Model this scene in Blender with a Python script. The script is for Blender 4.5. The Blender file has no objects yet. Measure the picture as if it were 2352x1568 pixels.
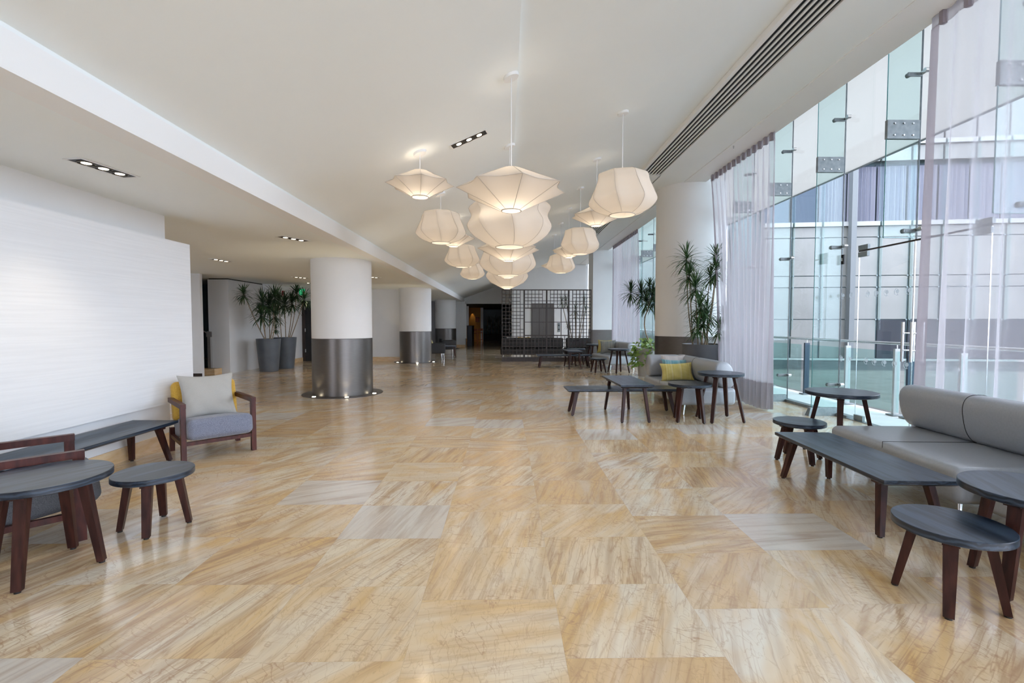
import bpy, math, random
from mathutils import Vector, Matrix, Euler
random.seed(7)
PI = math.pi
sc = bpy.context.scene
COL = sc.collection

# ---------------------------------------------------------------- camera
F = 1090.0
PITCH = math.atan(43 / F)
YAW = math.atan(16 / F)
EYE = Vector((0, 0, 1.5))
cam_d = bpy.data.cameras.new('camera')
cam_d.sensor_fit = 'HORIZONTAL'; cam_d.sensor_width = 36.0
cam_d.lens = 36.0 * F / 2352.0
cam_d.clip_end = 300
cam = bpy.data.objects.new('camera', cam_d); COL.objects.link(cam)
cam.location = EYE
cam.rotation_euler = Euler((PI / 2 - PITCH, 0, -YAW), 'XYZ')
sc.camera = cam
CR = cam.rotation_euler.to_matrix()

# ---------------------------------------------------------------- world, sun, exposure
w = bpy.data.worlds.new('world'); sc.world = w; w.use_nodes = True
wn = w.node_tree.nodes; wl = w.node_tree.links
bg = wn['Background']
tc = wn.new('ShaderNodeTexCoord'); sx = wn.new('ShaderNodeSeparateXYZ'); rp = wn.new('ShaderNodeValToRGB')
wl.new(tc.outputs['Generated'], sx.inputs[0]); wl.new(sx.outputs['Z'], rp.inputs[0]); wl.new(rp.outputs[0], bg.inputs[0])
rp.color_ramp.elements[0].position = 0.0; rp.color_ramp.elements[0].color = (0.76, 0.83, 1.0, 1)
rp.color_ramp.elements[1].position = 0.6; rp.color_ramp.elements[1].color = (0.80, 0.86, 1.0, 1)
bg.inputs[1].default_value = 3.9
sd = bpy.data.lights.new('sun', 'SUN'); sd.energy = 4.2; sd.angle = math.radians(3); sd.color = (1, .96, .9)
so = bpy.data.objects.new('sun', sd); COL.objects.link(so)
so.rotation_euler = Euler((math.radians(-14), math.radians(22), 0))
so.location = (15, 0, 20)
sc.view_settings.view_transform = 'Standard'
sc.view_settings.look = 'None'
sc.view_settings.gamma = 1.0
sc.view_settings.use_curve_mapping = False
sc.view_settings.exposure = 0.92
cy = sc.cycles
cy.use_denoising = True
cy.use_adaptive_sampling = True; cy.adaptive_threshold = .015
cy.max_bounces = 10; cy.diffuse_bounces = 5; cy.glossy_bounces = 4; cy.transmission_bounces = 8
cy.transparent_max_bounces = 24
cy.sample_clamp_indirect = 6.0
cy.caustics_reflective = False; cy.caustics_refractive = False

# ---------------------------------------------------------------- helpers
def ray(u, v):
    return CR @ Vector(((u - 1176) / F, -(v - 784) / F, -1))
def at(u, v, z=0.0):
    r = ray(u, v); return EYE + r * ((z - 1.5) / r.z)
def atY(u, v, Y):
    r = ray(u, v); return EYE + r * (Y / r.y)

def tag(o, label=None, cat=None, group=None, kind=None):
    if label: o['label'] = label
    if cat: o['category'] = cat
    if group: o['group'] = group
    if kind: o['kind'] = kind
    return o
def thing(name, label, cat, loc=(0, 0, 0), rz=0.0, group=None):
    o = bpy.data.objects.new(name, None); COL.objects.link(o)
    o.empty_display_size = .1
    o.location = loc; o.rotation_euler = (0, 0, rz)
    return tag(o, label, cat, group)
def copy_tree(o, parent=None):
    c = o.copy(); COL.objects.link(c)
    if parent is not None: c.parent = parent
    for ch in o.children: copy_tree(ch, c)
    return c

class MB:
    def __init__(s): s.v = []; s.f = []
    def add(s, vs, fs):
        n = len(s.v); s.v += [tuple(x) for x in vs]; s.f += [tuple(i + n for i in f) for f in fs]; return s
    def hexa(s, b, t):
        """b, t: four corners each, same winding (counter-clockwise seen from above)"""
        return s.add(list(b) + list(t), [(3, 2, 1, 0), (4, 5, 6, 7), (0, 1, 5, 4), (1, 2, 6, 5), (2, 3, 7, 6), (3, 0, 4, 7)])
    def box(s, x0, x1, y0, y1, z0, z1):
        return s.hexa([(x0, y0, z0), (x1, y0, z0), (x1, y1, z0), (x0, y1, z0)], [(x0, y0, z1), (x1, y0, z1), (x1, y1, z1), (x0, y1, z1)])
    def obox(s, c, sz, rz=0.0, M=None):
        c = Vector(c); R = M if M is not None else Matrix.Rotation(rz, 3, 'Z')
        hx, hy, hz = sz[0] / 2, sz[1] / 2, sz[2] / 2
        P = [c + R @ Vector(p) for p in [(-hx, -hy, -hz), (hx, -hy, -hz), (hx, hy, -hz), (-hx, hy, -hz), (-hx, -hy, hz), (hx, -hy, hz), (hx, hy, hz), (-hx, hy, hz)]]
        return s.hexa(P[:4], P[4:])
    def quad(s, a, b, c, d): return s.add([a, b, c, d], [(0, 1, 2, 3)])
    def prism(s, pts, z0, z1):
        n = len(pts)
        vs = [(p[0], p[1], z0) for p in pts] + [(p[0], p[1], z1) for p in pts]
        fs = [tuple(range(n - 1, -1, -1)), tuple(range(n, 2 * n))] + [(i, (i + 1) % n, n + (i + 1) % n, n + i) for i in range(n)]
        return s.add(vs, fs)
    def lathe(s, prof, n=48, c=(0, 0, 0), caps=True):
        vs = []; fs = []
        for r, z in prof:
            for k in range(n):
                a = 2 * PI * k / n; vs.append((c[0] + r * math.cos(a), c[1] + r * math.sin(a), c[2] + z))
        for j in range(len(prof) - 1):
            for k in range(n):
                k2 = (k + 1) % n
                fs.append((j * n + k, j * n + k2, (j + 1) * n + k2, (j + 1) * n + k))
        if caps:
            fs.append(tuple(range(n - 1, -1, -1))); fs.append(tuple(range((len(prof) - 1) * n, len(prof) * n)))
        return s.add(vs, fs)
    def tube(s, path, r, n=8, closed=False, caps=True):
        path = [Vector(p) for p in path]; m = len(path); vs = []; fs = []
        rr = r if isinstance(r, (list, tuple)) else [r] * m
        prev = None
        for i, p in enumerate(path):
            if closed: t = path[(i + 1) % m] - path[i - 1]
            else: t = path[min(i + 1, m - 1)] - path[max(i - 1, 0)]
            if t.length < 1e-9: t = Vector((0, 0, 1))
            t.normalize()
            if prev is None:
                a = Vector((0, 0, 1)) if abs(t.z) < .9 else Vector((1, 0, 0))
                x = t.cross(a).normalized()
            else:
                x = (prev - t * prev.dot(t))
                x = x.normalized() if x.length > 1e-6 else t.orthogonal().normalized()
            prev = x; y = t.cross(x)
            for k in range(n):
                a = 2 * PI * k / n
                vs.append(p + (x * math.cos(a) + y * math.sin(a)) * rr[i])
        for i in range(m if closed else m - 1):
            i2 = (i + 1) % m
            for k in range(n):
                k2 = (k + 1) % n
                fs.append((i * n + k, i * n + k2, i2 * n + k2, i2 * n + k))
        if not closed and caps:
            fs.append(tuple(range(n - 1, -1, -1))); fs.append(tuple(range((m - 1) * n, m * n)))
        return s.add(vs, fs)
    def rbox(s, c, sz, r=.05, n=10, puff=0.0, R=None):
        """rounded box; puff swells the big faces like a cushion"""
        h = [x / 2 for x in sz]; c = Vector(c); idx = {}; vs = []; fs = []
        r = min(r, *h)
        def P(p):
            k = tuple(round(x, 5) for x in p)
            if k in idx: return idx[k]
            q = Vector((p[0] * h[0], p[1] * h[1], p[2] * h[2]))
            inner = Vector([max(-(h[i] - r), min(h[i] - r, q[i])) for i in range(3)])
            d = q - inner
            if d.length > 1e-9: q = inner + d.normalized() * r
            if puff:
                fx = (1 - p[0] ** 2); fy = (1 - p[1] ** 2); fz = (1 - p[2] ** 2)
                q.z += puff * p[2] * (fx * fy) ** .5
                q.x += puff * .5 * p[0] * (fy * fz) ** .5; q.y += puff * .5 * p[1] * (fx * fz) ** .5
            if R is not None: q = R @ q
            idx[k] = len(vs); vs.append(c + q); return idx[k]
        # parameter positions denser near the ends
        def ts(i):
            e = r / h[i]; a = [-1 + e * (1 - math.cos(j / 4 * PI / 2)) for j in range(4)]
            # the clamp maps positions inside the corner zone onto the arc
            a = [-1 + e * j / 4 for j in range(4)]
            m = [(-1 + e) + (2 - 2 * e) * j / n for j in range(n + 1)] if e < .999 else [0.0]
            return a + m + [-x for x in reversed(a)]
        T = [ts(i) for i in range(3)]
        for ax in range(3):
            a1, a2 = (ax + 1) % 3, (ax + 2) % 3
            for sg in (-1, 1):
                for i in range(len(T[a1]) - 1):
                    for j in range(len(T[a2]) - 1):
                        q = []
                        for (di, dj) in ((0, 0), (1, 0), (1, 1), (0, 1)):
                            p = [0, 0, 0]; p[ax] = sg; p[a1] = T[a1][i + di]; p[a2] = T[a2][j + dj]; q.append(P(p))
                        if sg < 0: q.reverse()
                        if len(set(q)) == 4: fs.append(tuple(q))
        return s.add(vs, fs)
    def build(s, name, mat, parent=None, smooth=True, angle=35, loc=None, kind=None):
        me = bpy.data.meshes.new(name); me.from_pydata(s.v, [], s.f); me.update()
        if smooth:
            me.polygons.foreach_set('use_smooth', [True] * len(me.polygons))
            me.set_sharp_from_angle(angle=math.radians(angle))
        me.materials.append(mat)
        o = bpy.data.objects.new(name, me); COL.objects.link(o)
        if parent is not None: o.parent = parent
        if loc is not None: o.location = loc
        if kind: o['kind'] = kind
        return o
def struct(name, mb, mat, **k): return mb.build(name, mat, kind='structure', **k)
def centred(mb):
    """shift the mesh so that its origin is at its base centre; returns that point"""
    xs = [p[0] for p in mb.v]; ys = [p[1] for p in mb.v]; zs = [p[2] for p in mb.v]
    c = ((min(xs) + max(xs)) / 2, (min(ys) + max(ys)) / 2, min(zs))
    mb.v = [(p[0] - c[0], p[1] - c[1], p[2] - c[2]) for p in mb.v]
    return c

# ---------------------------------------------------------------- materials
def principled(name, col, rough=.5, metal=0.0, spec=.5, coat=0.0, sheen=0.0):
    m = bpy.data.materials.new(name); m.use_nodes = True
    b = m.node_tree.nodes['Principled BSDF']
    b.inputs['Base Color'].default_value = (*col, 1); b.inputs['Roughness'].default_value = rough
    b.inputs['Metallic'].default_value = metal; b.inputs['Specular IOR Level'].default_value = spec
    b.inputs['Coat Weight'].default_value = coat
    b.inputs['Sheen Weight'].default_value = sheen
    return m
def N(m, t, **k):
    n = m.node_tree.nodes.new(t)
    for a, b in k.items(): setattr(n, a, b)
    return n
def L(m, a, b): m.node_tree.links.new(a, b)
def noisy(name, c1, c2, rough=.5, scale=(1, 1, 1), nscale=5, detail=4, bump=0.0, bscale=None, coord='Object', contrast=(.35, .65), **k):
    m = principled(name, c1, rough, **k); b = m.node_tree.nodes['Principled BSDF']
    t = N(m, 'ShaderNodeTexCoord'); mp = N(m, 'ShaderNodeMapping'); mp.inputs['Scale'].default_value = scale
    L(m, t.outputs[coord], mp.inputs[0])
    no = N(m, 'ShaderNodeTexNoise'); no.inputs['Scale'].default_value = nscale; no.inputs['Detail'].default_value = detail
    L(m, mp.outputs[0], no.inputs[0])
    cr = N(m, 'ShaderNodeValToRGB'); cr.color_ramp.elements[0].position = contrast[0]; cr.color_ramp.elements[1].position = contrast[1]
    cr.color_ramp.elements[0].color = (*c1, 1); cr.color_ramp.elements[1].color = (*c2, 1)
    L(m, no.outputs[0], cr.inputs[0]); L(m, cr.outputs[0], b.inputs['Base Color'])
    if bump:
        bp = N(m, 'ShaderNodeBump'); bp.inputs['Strength'].default_value = bump; bp.inputs['Distance'].default_value = .01
        if bscale:
            n2 = N(m, 'ShaderNodeTexNoise'); n2.inputs['Scale'].default_value = bscale; n2.inputs['Detail'].default_value = 3
            L(m, mp.outputs[0], n2.inputs[0]); L(m, n2.outputs[0], bp.inputs['Height'])
        else: L(m, no.outputs[0], bp.inputs['Height'])
        L(m, bp.outputs[0], b.inputs['Normal'])
    return m

def glass_mat(name, tint, gloss=1.0, ior=1.45, frost=0.0):
    m = bpy.data.materials.new(name); m.use_nodes = True
    nt = m.node_tree; nt.nodes.clear()
    o = nt.nodes.new('ShaderNodeOutputMaterial'); mix = nt.nodes.new('ShaderNodeMixShader')
    tr = nt.nodes.new('ShaderNodeBsdfTransparent'); tr.inputs[0].default_value = (*tint, 1)
    gl = nt.nodes.new('ShaderNodeBsdfGlossy'); gl.inputs['Roughness'].default_value = 0.0; gl.inputs[0].default_value = (gloss, gloss, gloss, 1)
    lw = nt.nodes.new('ShaderNodeLayerWeight'); lw.inputs[0].default_value = .5
    pw = nt.nodes.new('ShaderNodeMath'); pw.operation = 'POWER'; pw.inputs[1].default_value = 5
    mr = nt.nodes.new('ShaderNodeMapRange'); mr.inputs[3].default_value = .03; mr.inputs[4].default_value = .9
    nt.links.new(lw.outputs['Facing'], pw.inputs[0]); nt.links.new(pw.outputs[0], mr.inputs[0])
    nt.links.new(mr.outputs[0], mix.inputs[0]); nt.links.new(tr.outputs[0], mix.inputs[1]); nt.links.new(gl.outputs[0], mix.inputs[2])
    last = mix
    if frost:
        d = nt.nodes.new('ShaderNodeBsdfDiffuse'); d.inputs[0].default_value = (.30, .33, .35, 1)
        t2 = nt.nodes.new('ShaderNodeBsdfTranslucent'); t2.inputs[0].default_value = (.18, .2, .21, 1)
        a = nt.nodes.new('ShaderNodeAddShader'); nt.links.new(d.outputs[0], a.inputs[0]); nt.links.new(t2.outputs[0], a.inputs[1])
        m2 = nt.nodes.new('ShaderNodeMixShader'); m2.inputs[0].default_value = frost
        nt.links.new(mix.outputs[0], m2.inputs[1]); nt.links.new(a.outputs[0], m2.inputs[2]); last = m2
    nt.links.new(last.outputs[0], o.inputs[0])
    return m
def sheer_mat(name, col, dens, trans=.6):
    m = bpy.data.materials.new(name); m.use_nodes = True
    nt = m.node_tree; nt.nodes.clear()
    o = nt.nodes.new('ShaderNodeOutputMaterial')
    d = nt.nodes.new('ShaderNodeBsdfDiffuse'); d.inputs[0].default_value = (*col, 1)
    t = nt.nodes.new('ShaderNodeBsdfTranslucent'); t.inputs[0].default_value = (*col, 1)
    a = nt.nodes.new('ShaderNodeMixShader'); a.inputs[0].default_value = trans
    nt.links.new(d.outputs[0], a.inputs[1]); nt.links.new(t.outputs[0], a.inputs[2])
    tr = nt.nodes.new('ShaderNodeBsdfTransparent')
    mx = nt.nodes.new('ShaderNodeMixShader')
    nt.links.new(tr.outputs[0], mx.inputs[1]); nt.links.new(a.outputs[0], mx.inputs[2])
    if dens >= 1: mx.inputs[0].default_value = 1
    else:
        # woven sheer: seen along the cloth, the weave closes up
        lw = nt.nodes.new('ShaderNodeLayerWeight'); lw.inputs[0].default_value = .35
        mr = nt.nodes.new('ShaderNodeMapRange'); mr.inputs[3].default_value = dens; mr.inputs[4].default_value = min(1, dens + .45)
        nt.links.new(lw.outputs['Facing'], mr.inputs[0]); nt.links.new(mr.outputs[0], mx.inputs[0])
    nt.links.new(mx.outputs[0], o.inputs[0])
    return m
def emit_mat(name, col, s):
    m = bpy.data.materials.new(name); m.use_nodes = True
    nt = m.node_tree; nt.nodes.clear()
    o = nt.nodes.new('ShaderNodeOutputMaterial'); e = nt.nodes.new('ShaderNodeEmission')
    e.inputs[0].default_value = (*col, 1); e.inputs[1].default_value = s
    nt.links.new(e.outputs[0], o.inputs[0]); return m

def marble_floor():
    m = principled('polished_marble', (.7, .5, .3), .12); b = m.node_tree.nodes['Principled BSDF']
    b.inputs['Specular IOR Level'].default_value = 1.0
    b.inputs['Coat Weight'].default_value = .4; b.inputs['Coat Roughness'].default_value = .10; b.inputs['Coat IOR'].default_value = 1.5
    def math_(op, a, c=None, d=None):
        n = N(m, 'ShaderNodeMath', operation=op)
        for i, x in enumerate((a, c, d)):
            if x is None: continue
            if isinstance(x, (int, float)): n.inputs[i].default_value = x
            else: L(m, x, n.inputs[i])
        return n.outputs[0]
    def comb(x, y, z=0.0):
        n = N(m, 'ShaderNodeCombineXYZ')
        for i, q in enumerate((x, y, z)):
            if isinstance(q, (int, float)): n.inputs[i].default_value = q
            else: L(m, q, n.inputs[i])
        return n.outputs[0]
    def ramp(inp, els, mode='LINEAR'):
        n = N(m, 'ShaderNodeValToRGB'); n.color_ramp.interpolation = mode
        e = n.color_ramp.elements
        while len(e) < len(els): e.new(.5)
        for i, (p, c) in enumerate(els):
            e[i].position = p; e[i].color = c if len(c) == 4 else (*c, 1)
        L(m, inp, n.inputs[0]); return n.outputs[0]
    def mixc(f, a, c, mode='MIX'):
        n = N(m, 'ShaderNodeMix', data_type='RGBA', blend_type=mode)
        if isinstance(f, (int, float)): n.inputs[0].default_value = f
        else: L(m, f, n.inputs[0])
        for i, x in ((6, a), (7, c)):
            if isinstance(x, tuple): n.inputs[i].default_value = (*x, 1)
            else: L(m, x, n.inputs[i])
        return n.outputs[2]
    t = N(m, 'ShaderNodeTexCoord'); sp = N(m, 'ShaderNodeSeparateXYZ'); L(m, t.outputs['Object'], sp.inputs[0])
    X, Y = sp.outputs[0], sp.outputs[1]
    TW, TL = .72, .60
    col = math_('FLOOR', math_('DIVIDE', math_('ADD', X, .45), TW))
    wn1 = N(m, 'ShaderNodeTexWhiteNoise', noise_dimensions='1D'); L(m, col, wn1.inputs['W'])
    yo = math_('ADD', math_('DIVIDE', math_('ADD', Y, .29), TL), math_('MULTIPLY', wn1.outputs[0], .55))
    row = math_('FLOOR', yo)
    cell = comb(col, row)
    wn = N(m, 'ShaderNodeTexWhiteNoise', noise_dimensions='2D'); L(m, cell, wn.inputs['Vector'])
    cs = N(m, 'ShaderNodeSeparateXYZ'); L(m, wn.outputs['Color'], cs.inputs[0])
    r1, r2, r3 = cs.outputs
    wnb = N(m, 'ShaderNodeTexWhiteNoise', noise_dimensions='3D'); L(m, comb(col, row, 7.3), wnb.inputs['Vector'])
    cb = N(m, 'ShaderNodeSeparateXYZ'); L(m, wnb.outputs['Color'], cb.inputs[0])
    # vein direction: most run up and to the right, some across
    ang = ramp(r1, [(0, (.10,) * 3), (.45, (.28,) * 3), (.72, (.5,) * 3), (1, (.95,) * 3)])
    ang = math_('MULTIPLY', ang, 1.7)
    rot = N(m, 'ShaderNodeVectorRotate', rotation_type='Z_AXIS')
    pos = comb(math_('ADD', X, math_('MULTIPLY', r2, 37.0)), math_('ADD', Y, math_('MULTIPLY', r3, 41.0)), 0.0)
    L(m, pos, rot.inputs['Vector']); L(m, ang, rot.inputs['Angle'])
    def noise(vec, scale, detail, dist=0.0, mp=(1, 1, 1), rough=.55):
        q = N(m, 'ShaderNodeMapping'); q.inputs['Scale'].default_value = mp; L(m, vec, q.inputs[0])
        n = N(m, 'ShaderNodeTexNoise'); n.inputs['Scale'].default_value = scale; n.inputs['Detail'].default_value = detail
        n.inputs['Distortion'].default_value = dist; n.inputs['Roughness'].default_value = rough
        L(m, q.outputs[0], n.inputs[0]); return n.outputs[0]
    P = rot.outputs[0]
    broad = noise(P, 1.6, 3, .6, (2.6, .8, 1))
    streak = noise(P, 3.0, 6, .5, (4.6, .42, 1), .55)
    fine = noise(P, 5.0, 8, 1.6, (7, .9, 1), .7)
    # thin scratch-like veins: ridges where a warped noise crosses its middle
    def ridges(v, wdt):
        return ramp(math_('ABSOLUTE', math_('SUBTRACT', v, .5)), [(0, (1, 1, 1)), (wdt, (0, 0, 0))])
    ra = ridges(noise(P, 3.2, 3, .25, (5.5, .42, 1), .5), .034)
    rb = ridges(noise(P, 4.0, 3, .5, (1.2, 3.6, 1), .5), .020)
    rc = ridges(noise(pos, 6.0, 3, .5, (3.0, 1.0, 1), .5), .018)
    base = ramp(cb.outputs[0], [(0, (.72, .53, .33)), (.3, (.79, .63, .42)), (.6, (.82, .68, .48)), (.85, (.84, .73, .54)), (1, (.84, .79, .68))])
    gold = mixc(ramp(broad, [(.42, (0, 0, 0)), (.72, (1, 1, 1))]), base, (.76, .50, .22))
    pale = mixc(math_('MULTIPLY', ramp(broad, [(.25, (1, 1, 1)), (.48, (0, 0, 0))]), .6), gold, (.84, .75, .59))
    brownamt = math_('MULTIPLY', ramp(streak, [(.46, (0, 0, 0)), (.70, (1, 1, 1))]), math_('ADD', math_('MULTIPLY', cb.outputs[1], .7), .2))
    c = mixc(brownamt, pale, (.43, .26, .14))
    c = mixc(math_('MULTIPLY', ra, math_('ADD', math_('MULTIPLY', cb.outputs[1], .4), .22)), c, (.42, .24, .14))
    patch = ramp(noise(P, 2.2, 2, .4, (1, 1, 1)), [(.45, (0, 0, 0)), (.6, (1, 1, 1))])
    c = mixc(math_('MULTIPLY', math_('MULTIPLY', rb, patch), .6), c, (.44, .25, .15))
    c = mixc(math_('MULTIPLY', rc, .32), c, (.46, .29, .15))
    spk = math_('MULTIPLY', ramp(fine, [(.66, (0, 0, 0)), (.74, (1, 1, 1))]), ramp(cb.outputs[2], [(.70, (0, 0, 0)), (.9, (1, 1, 1))]))
    c = mixc(math_('MULTIPLY', spk, .7), c, (.16, .10, .07))
    # a few whitish slabs
    white = ramp(r3, [(.90, (0, 0, 0)), (.93, (1, 1, 1))])
    wc = mixc(ramp(streak, [(.45, (0, 0, 0)), (.7, (1, 1, 1))]), (.74, .72, .68), (.52, .43, .36))
    c = mixc(math_('MULTIPLY', white, .75), c, wc)
    # joints
    fx = math_('FRACT', math_('DIVIDE', math_('ADD', X, .45), TW)); fy = math_('FRACT', yo)
    ex = math_('MULTIPLY', math_('MINIMUM', fx, math_('SUBTRACT', 1.0, fx)), TW)
    ey = math_('MULTIPLY', math_('MINIMUM', fy, math_('SUBTRACT', 1.0, fy)), TL)
    jt = math_('LESS_THAN', math_('MINIMUM', ex, ey), .0012)
    c = mixc(math_('MULTIPLY', jt, .35), c, (.5, .35, .22))
    L(m, c, b.inputs['Base Color'])
    rg = noise(t.outputs['Object'], 1.3, 3)
    rr = N(m, 'ShaderNodeMapRange'); rr.inputs[3].default_value = .12; rr.inputs[4].default_value = .24; L(m, rg, rr.inputs[0])
    L(m, rr.outputs[0], b.inputs['Roughness'])
    return m

M_FLOOR = marble_floor()
M_STONE = noisy('stone_skirting', (.72, .47, .24), (.80, .60, .36), .25, (1.5, 1.5, 6), 3, 6)
M_WHITE = noisy('white_paint', (.80, .80, .795), (.82, .82, .815), .6, nscale=2)
M_CEIL = noisy('ceiling_paint', (.87, .905, .90), (.88, .915, .91), .7, nscale=1.5)
M_TRIM = principled('bright_white_paint', (.88, .88, .87), .5)
M_PANEL = noisy('brushed_white_panel', (.80, .81, .82), (.84, .85, .86), .45, (6, .25, 10), 6, 5, bump=.03)
M_GREYWALL = principled('grey_wall_paint', (.42, .42, .43), .6)
M_TEAL = principled('stairwell_paint', (.10, .17, .20), .6)
M_CLAD = noisy('brushed_bronze_steel', (.13, .118, .108), (.165, .15, .14), .36, (1, 1, 60), 10, 2, metal=.85)
M_CLADD = noisy('dark_bronze_panel', (.13, .11, .10), (.17, .15, .14), .38, (1, 1, 60), 10, 2, metal=.5)
M_STEEL = principled('stainless_steel', (.62, .62, .62), .22, 1.0)
M_PLATE = noisy('satin_steel_plate', (.20, .23, .24), (.27, .30, .31), .45, nscale=14, metal=.3)
M_CHROME = principled('chrome', (.8, .8, .8), .06, 1.0)
M_BLACK = principled('black', (.01, .01, .011), .5)
M_GLASS = glass_mat('clear_glass', (.965, .98, .982))
M_FIN = glass_mat('green_edged_fin_glass', (.86, .94, .935))
M_EDGE = principled('glass_edge', (.10, .32, .34), .1)
M_RAILGLASS = glass_mat('railing_glass', (.80, .93, .92))
M_FROST = glass_mat('frosted_emblem', (1, 1, 1), frost=.8)
M_CURT = sheer_mat('sheer_curtain', (.72, .69, .73), .42, .55)
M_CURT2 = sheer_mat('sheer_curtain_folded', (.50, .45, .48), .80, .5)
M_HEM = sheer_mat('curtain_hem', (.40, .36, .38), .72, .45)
M_TOP = None
def wood_top():
    m = principled('ink_stained_ash', (.03, .045, .065), .30, spec=.5); b = m.node_tree.nodes['Principled BSDF']
    t = N(m, 'ShaderNodeTexCoord'); mp = N(m, 'ShaderNodeMapping'); mp.inputs['Scale'].default_value = (9, 1.1, 9)
    L(m, t.outputs['Object'], mp.inputs[0])
    a = N(m, 'ShaderNodeTexNoise'); a.inputs['Scale'].default_value = 2.2; a.inputs['Detail'].default_value = 3; L(m, mp.outputs[0], a.inputs[0])
    wv = N(m, 'ShaderNodeTexWave', wave_type='RINGS'); wv.inputs['Scale'].default_value = 1.4; wv.inputs['Distortion'].default_value = 7; wv.inputs['Detail'].default_value = 3; wv.inputs['Detail Scale'].default_value = 1.2
    L(m, mp.outputs[0], wv.inputs[0])
    mx = N(m, 'ShaderNodeMath', operation='MULTIPLY'); L(m, a.outputs[0], mx.inputs[0]); L(m, wv.outputs[0], mx.inputs[1])
    cr = N(m, 'ShaderNodeValToRGB'); cr.color_ramp.elements[0].position = .12; cr.color_ramp.elements[1].position = .5
    cr.color_ramp.elements[0].color = (.006, .012, .024, 1); cr.color_ramp.elements[1].color = (.034, .054, .086, 1)
    L(m, mx.outputs[0], cr.inputs[0]); L(m, cr.outputs[0], b.inputs['Base Color'])
    bp = N(m, 'ShaderNodeBump'); bp.inputs['Strength'].default_value = .25; bp.inputs['Distance'].default_value = .002
    L(m, mx.outputs[0], bp.inputs['Height']); L(m, bp.outputs[0], b.inputs['Normal'])
    return m
M_TOP = wood_top()
M_WOOD = noisy('walnut_stained_wood', (.022, .006, .005), (.060, .019, .014), .40, (9, 9, 1), 4, 5, bump=.05, spec=.3)
M_MAHOG = noisy('mahogany_stained_wood', (.042, .009, .007), (.090, .022, .015), .38, (6, 6, 1.5), 4, 5, bump=.04, spec=.3)
M_DKWOOD = noisy('dark_espresso_wood', (.022, .012, .009), (.036, .021, .015), .4, (6, 6, 1), 4, 4)
M_FOOT = principled('black_foot_glide', (.008, .008, .008), .5)
M_SOFA = noisy('grey_faux_leather', (.345, .37, .41), (.375, .40, .44), .30, spec=.8, nscale=60, bump=.04)
M_SOFADK = noisy('charcoal_upholstery', (.018, .016, .016), (.032, .029, .028), .6, nscale=40)
M_TWEED = noisy('blue_grey_tweed', (.10, .115, .17), (.27, .29, .37), .9, nscale=220, detail=2, bump=.25, contrast=(.3, .7), sheen=.3)
M_TWEEDD = noisy('dark_grey_tweed', (.07, .075, .085), (.15, .155, .17), .9, nscale=220, detail=2, bump=.2, contrast=(.3, .7))
M_MUST = noisy('mustard_fabric', (.50, .28, .028), (.60, .36, .05), .8, nscale=90, bump=.1, sheen=.2)
M_PILLOW = noisy('greige_linen', (.43, .415, .38), (.45, .435, .40), .85, nscale=120, bump=.1, sheen=.2)
def stripes(name, cols, scale=26, axis=(1, 0, 0)):
    m = principled(name, cols[0], .5, sheen=.3); b = m.node_tree.nodes['Principled BSDF']
    t = N(m, 'ShaderNodeTexCoord'); mp = N(m, 'ShaderNodeMapping'); mp.inputs['Scale'].default_value = (axis[0] * scale + .25, axis[1] * scale + .25, axis[2] * scale + .25)
    L(m, t.outputs['Object'], mp.inputs[0])
    n = N(m, 'ShaderNodeTexNoise'); n.inputs['Scale'].default_value = 1.0; n.inputs['Detail'].default_value = 6; L(m, mp.outputs[0], n.inputs[0])
    cr = N(m, 'ShaderNodeValToRGB'); e = cr.color_ramp.elements
    while len(e) < len(cols): e.new(.5)
    for i, c in enumerate(cols): e[i].position = .28 + .44 * i / (len(cols) - 1); e[i].color = (*c, 1)
    L(m, n.outputs[0], cr.inputs[0]); L(m, cr.outputs[0], b.inputs['Base Color'])
    return m
M_CYEL = stripes('lime_yellow_silk', [(.44, .34, .08), (.52, .42, .10), (.58, .49, .17), (.62, .56, .34)])
M_CTEAL = stripes('teal_striped_silk', [(.10, .20, .24), (.12, .30, .36), (.22, .42, .46), (.35, .38, .36)])
M_CGREY = stripes('grey_striped_silk', [(.11, .14, .15), (.18, .20, .20), (.30, .29, .25), (.15, .22, .24)])
M_CTAUPE = stripes('taupe_striped_silk', [(.42, .38, .36), (.50, .46, .44), (.55, .50, .46)])
M_POT = noisy('slate_planter', (.075, .088, .105), (.095, .108, .125), .45, nscale=4)
M_POTG = noisy('grey_planter', (.085, .09, .10), (.11, .115, .125), .45, nscale=4)
M_POTW = principled('pale_grey_planter', (.5, .5, .52), .4)
M_SOIL = noisy('soil', (.03, .02, .015), (.07, .05, .035), .9, nscale=30)
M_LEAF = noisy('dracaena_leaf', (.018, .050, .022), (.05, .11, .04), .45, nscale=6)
M_LEAFL = noisy('dracaena_leaf_lit', (.03, .085, .03), (.09, .17, .06), .45, nscale=6)  # lighter copy of the dracaena leaf, with the light put into its green
M_POTHOS = noisy('pothos_leaf', (.12, .27, .05), (.32, .46, .12), .35, nscale=9)
M_TRUNK = noisy('pale_trunk', (.24, .18, .12), (.40, .32, .22), .8, (1, 1, 8), 8, 3)
M_LANT = bpy.data.materials.new('lantern_silk'); M_LANT.use_nodes = True
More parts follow.
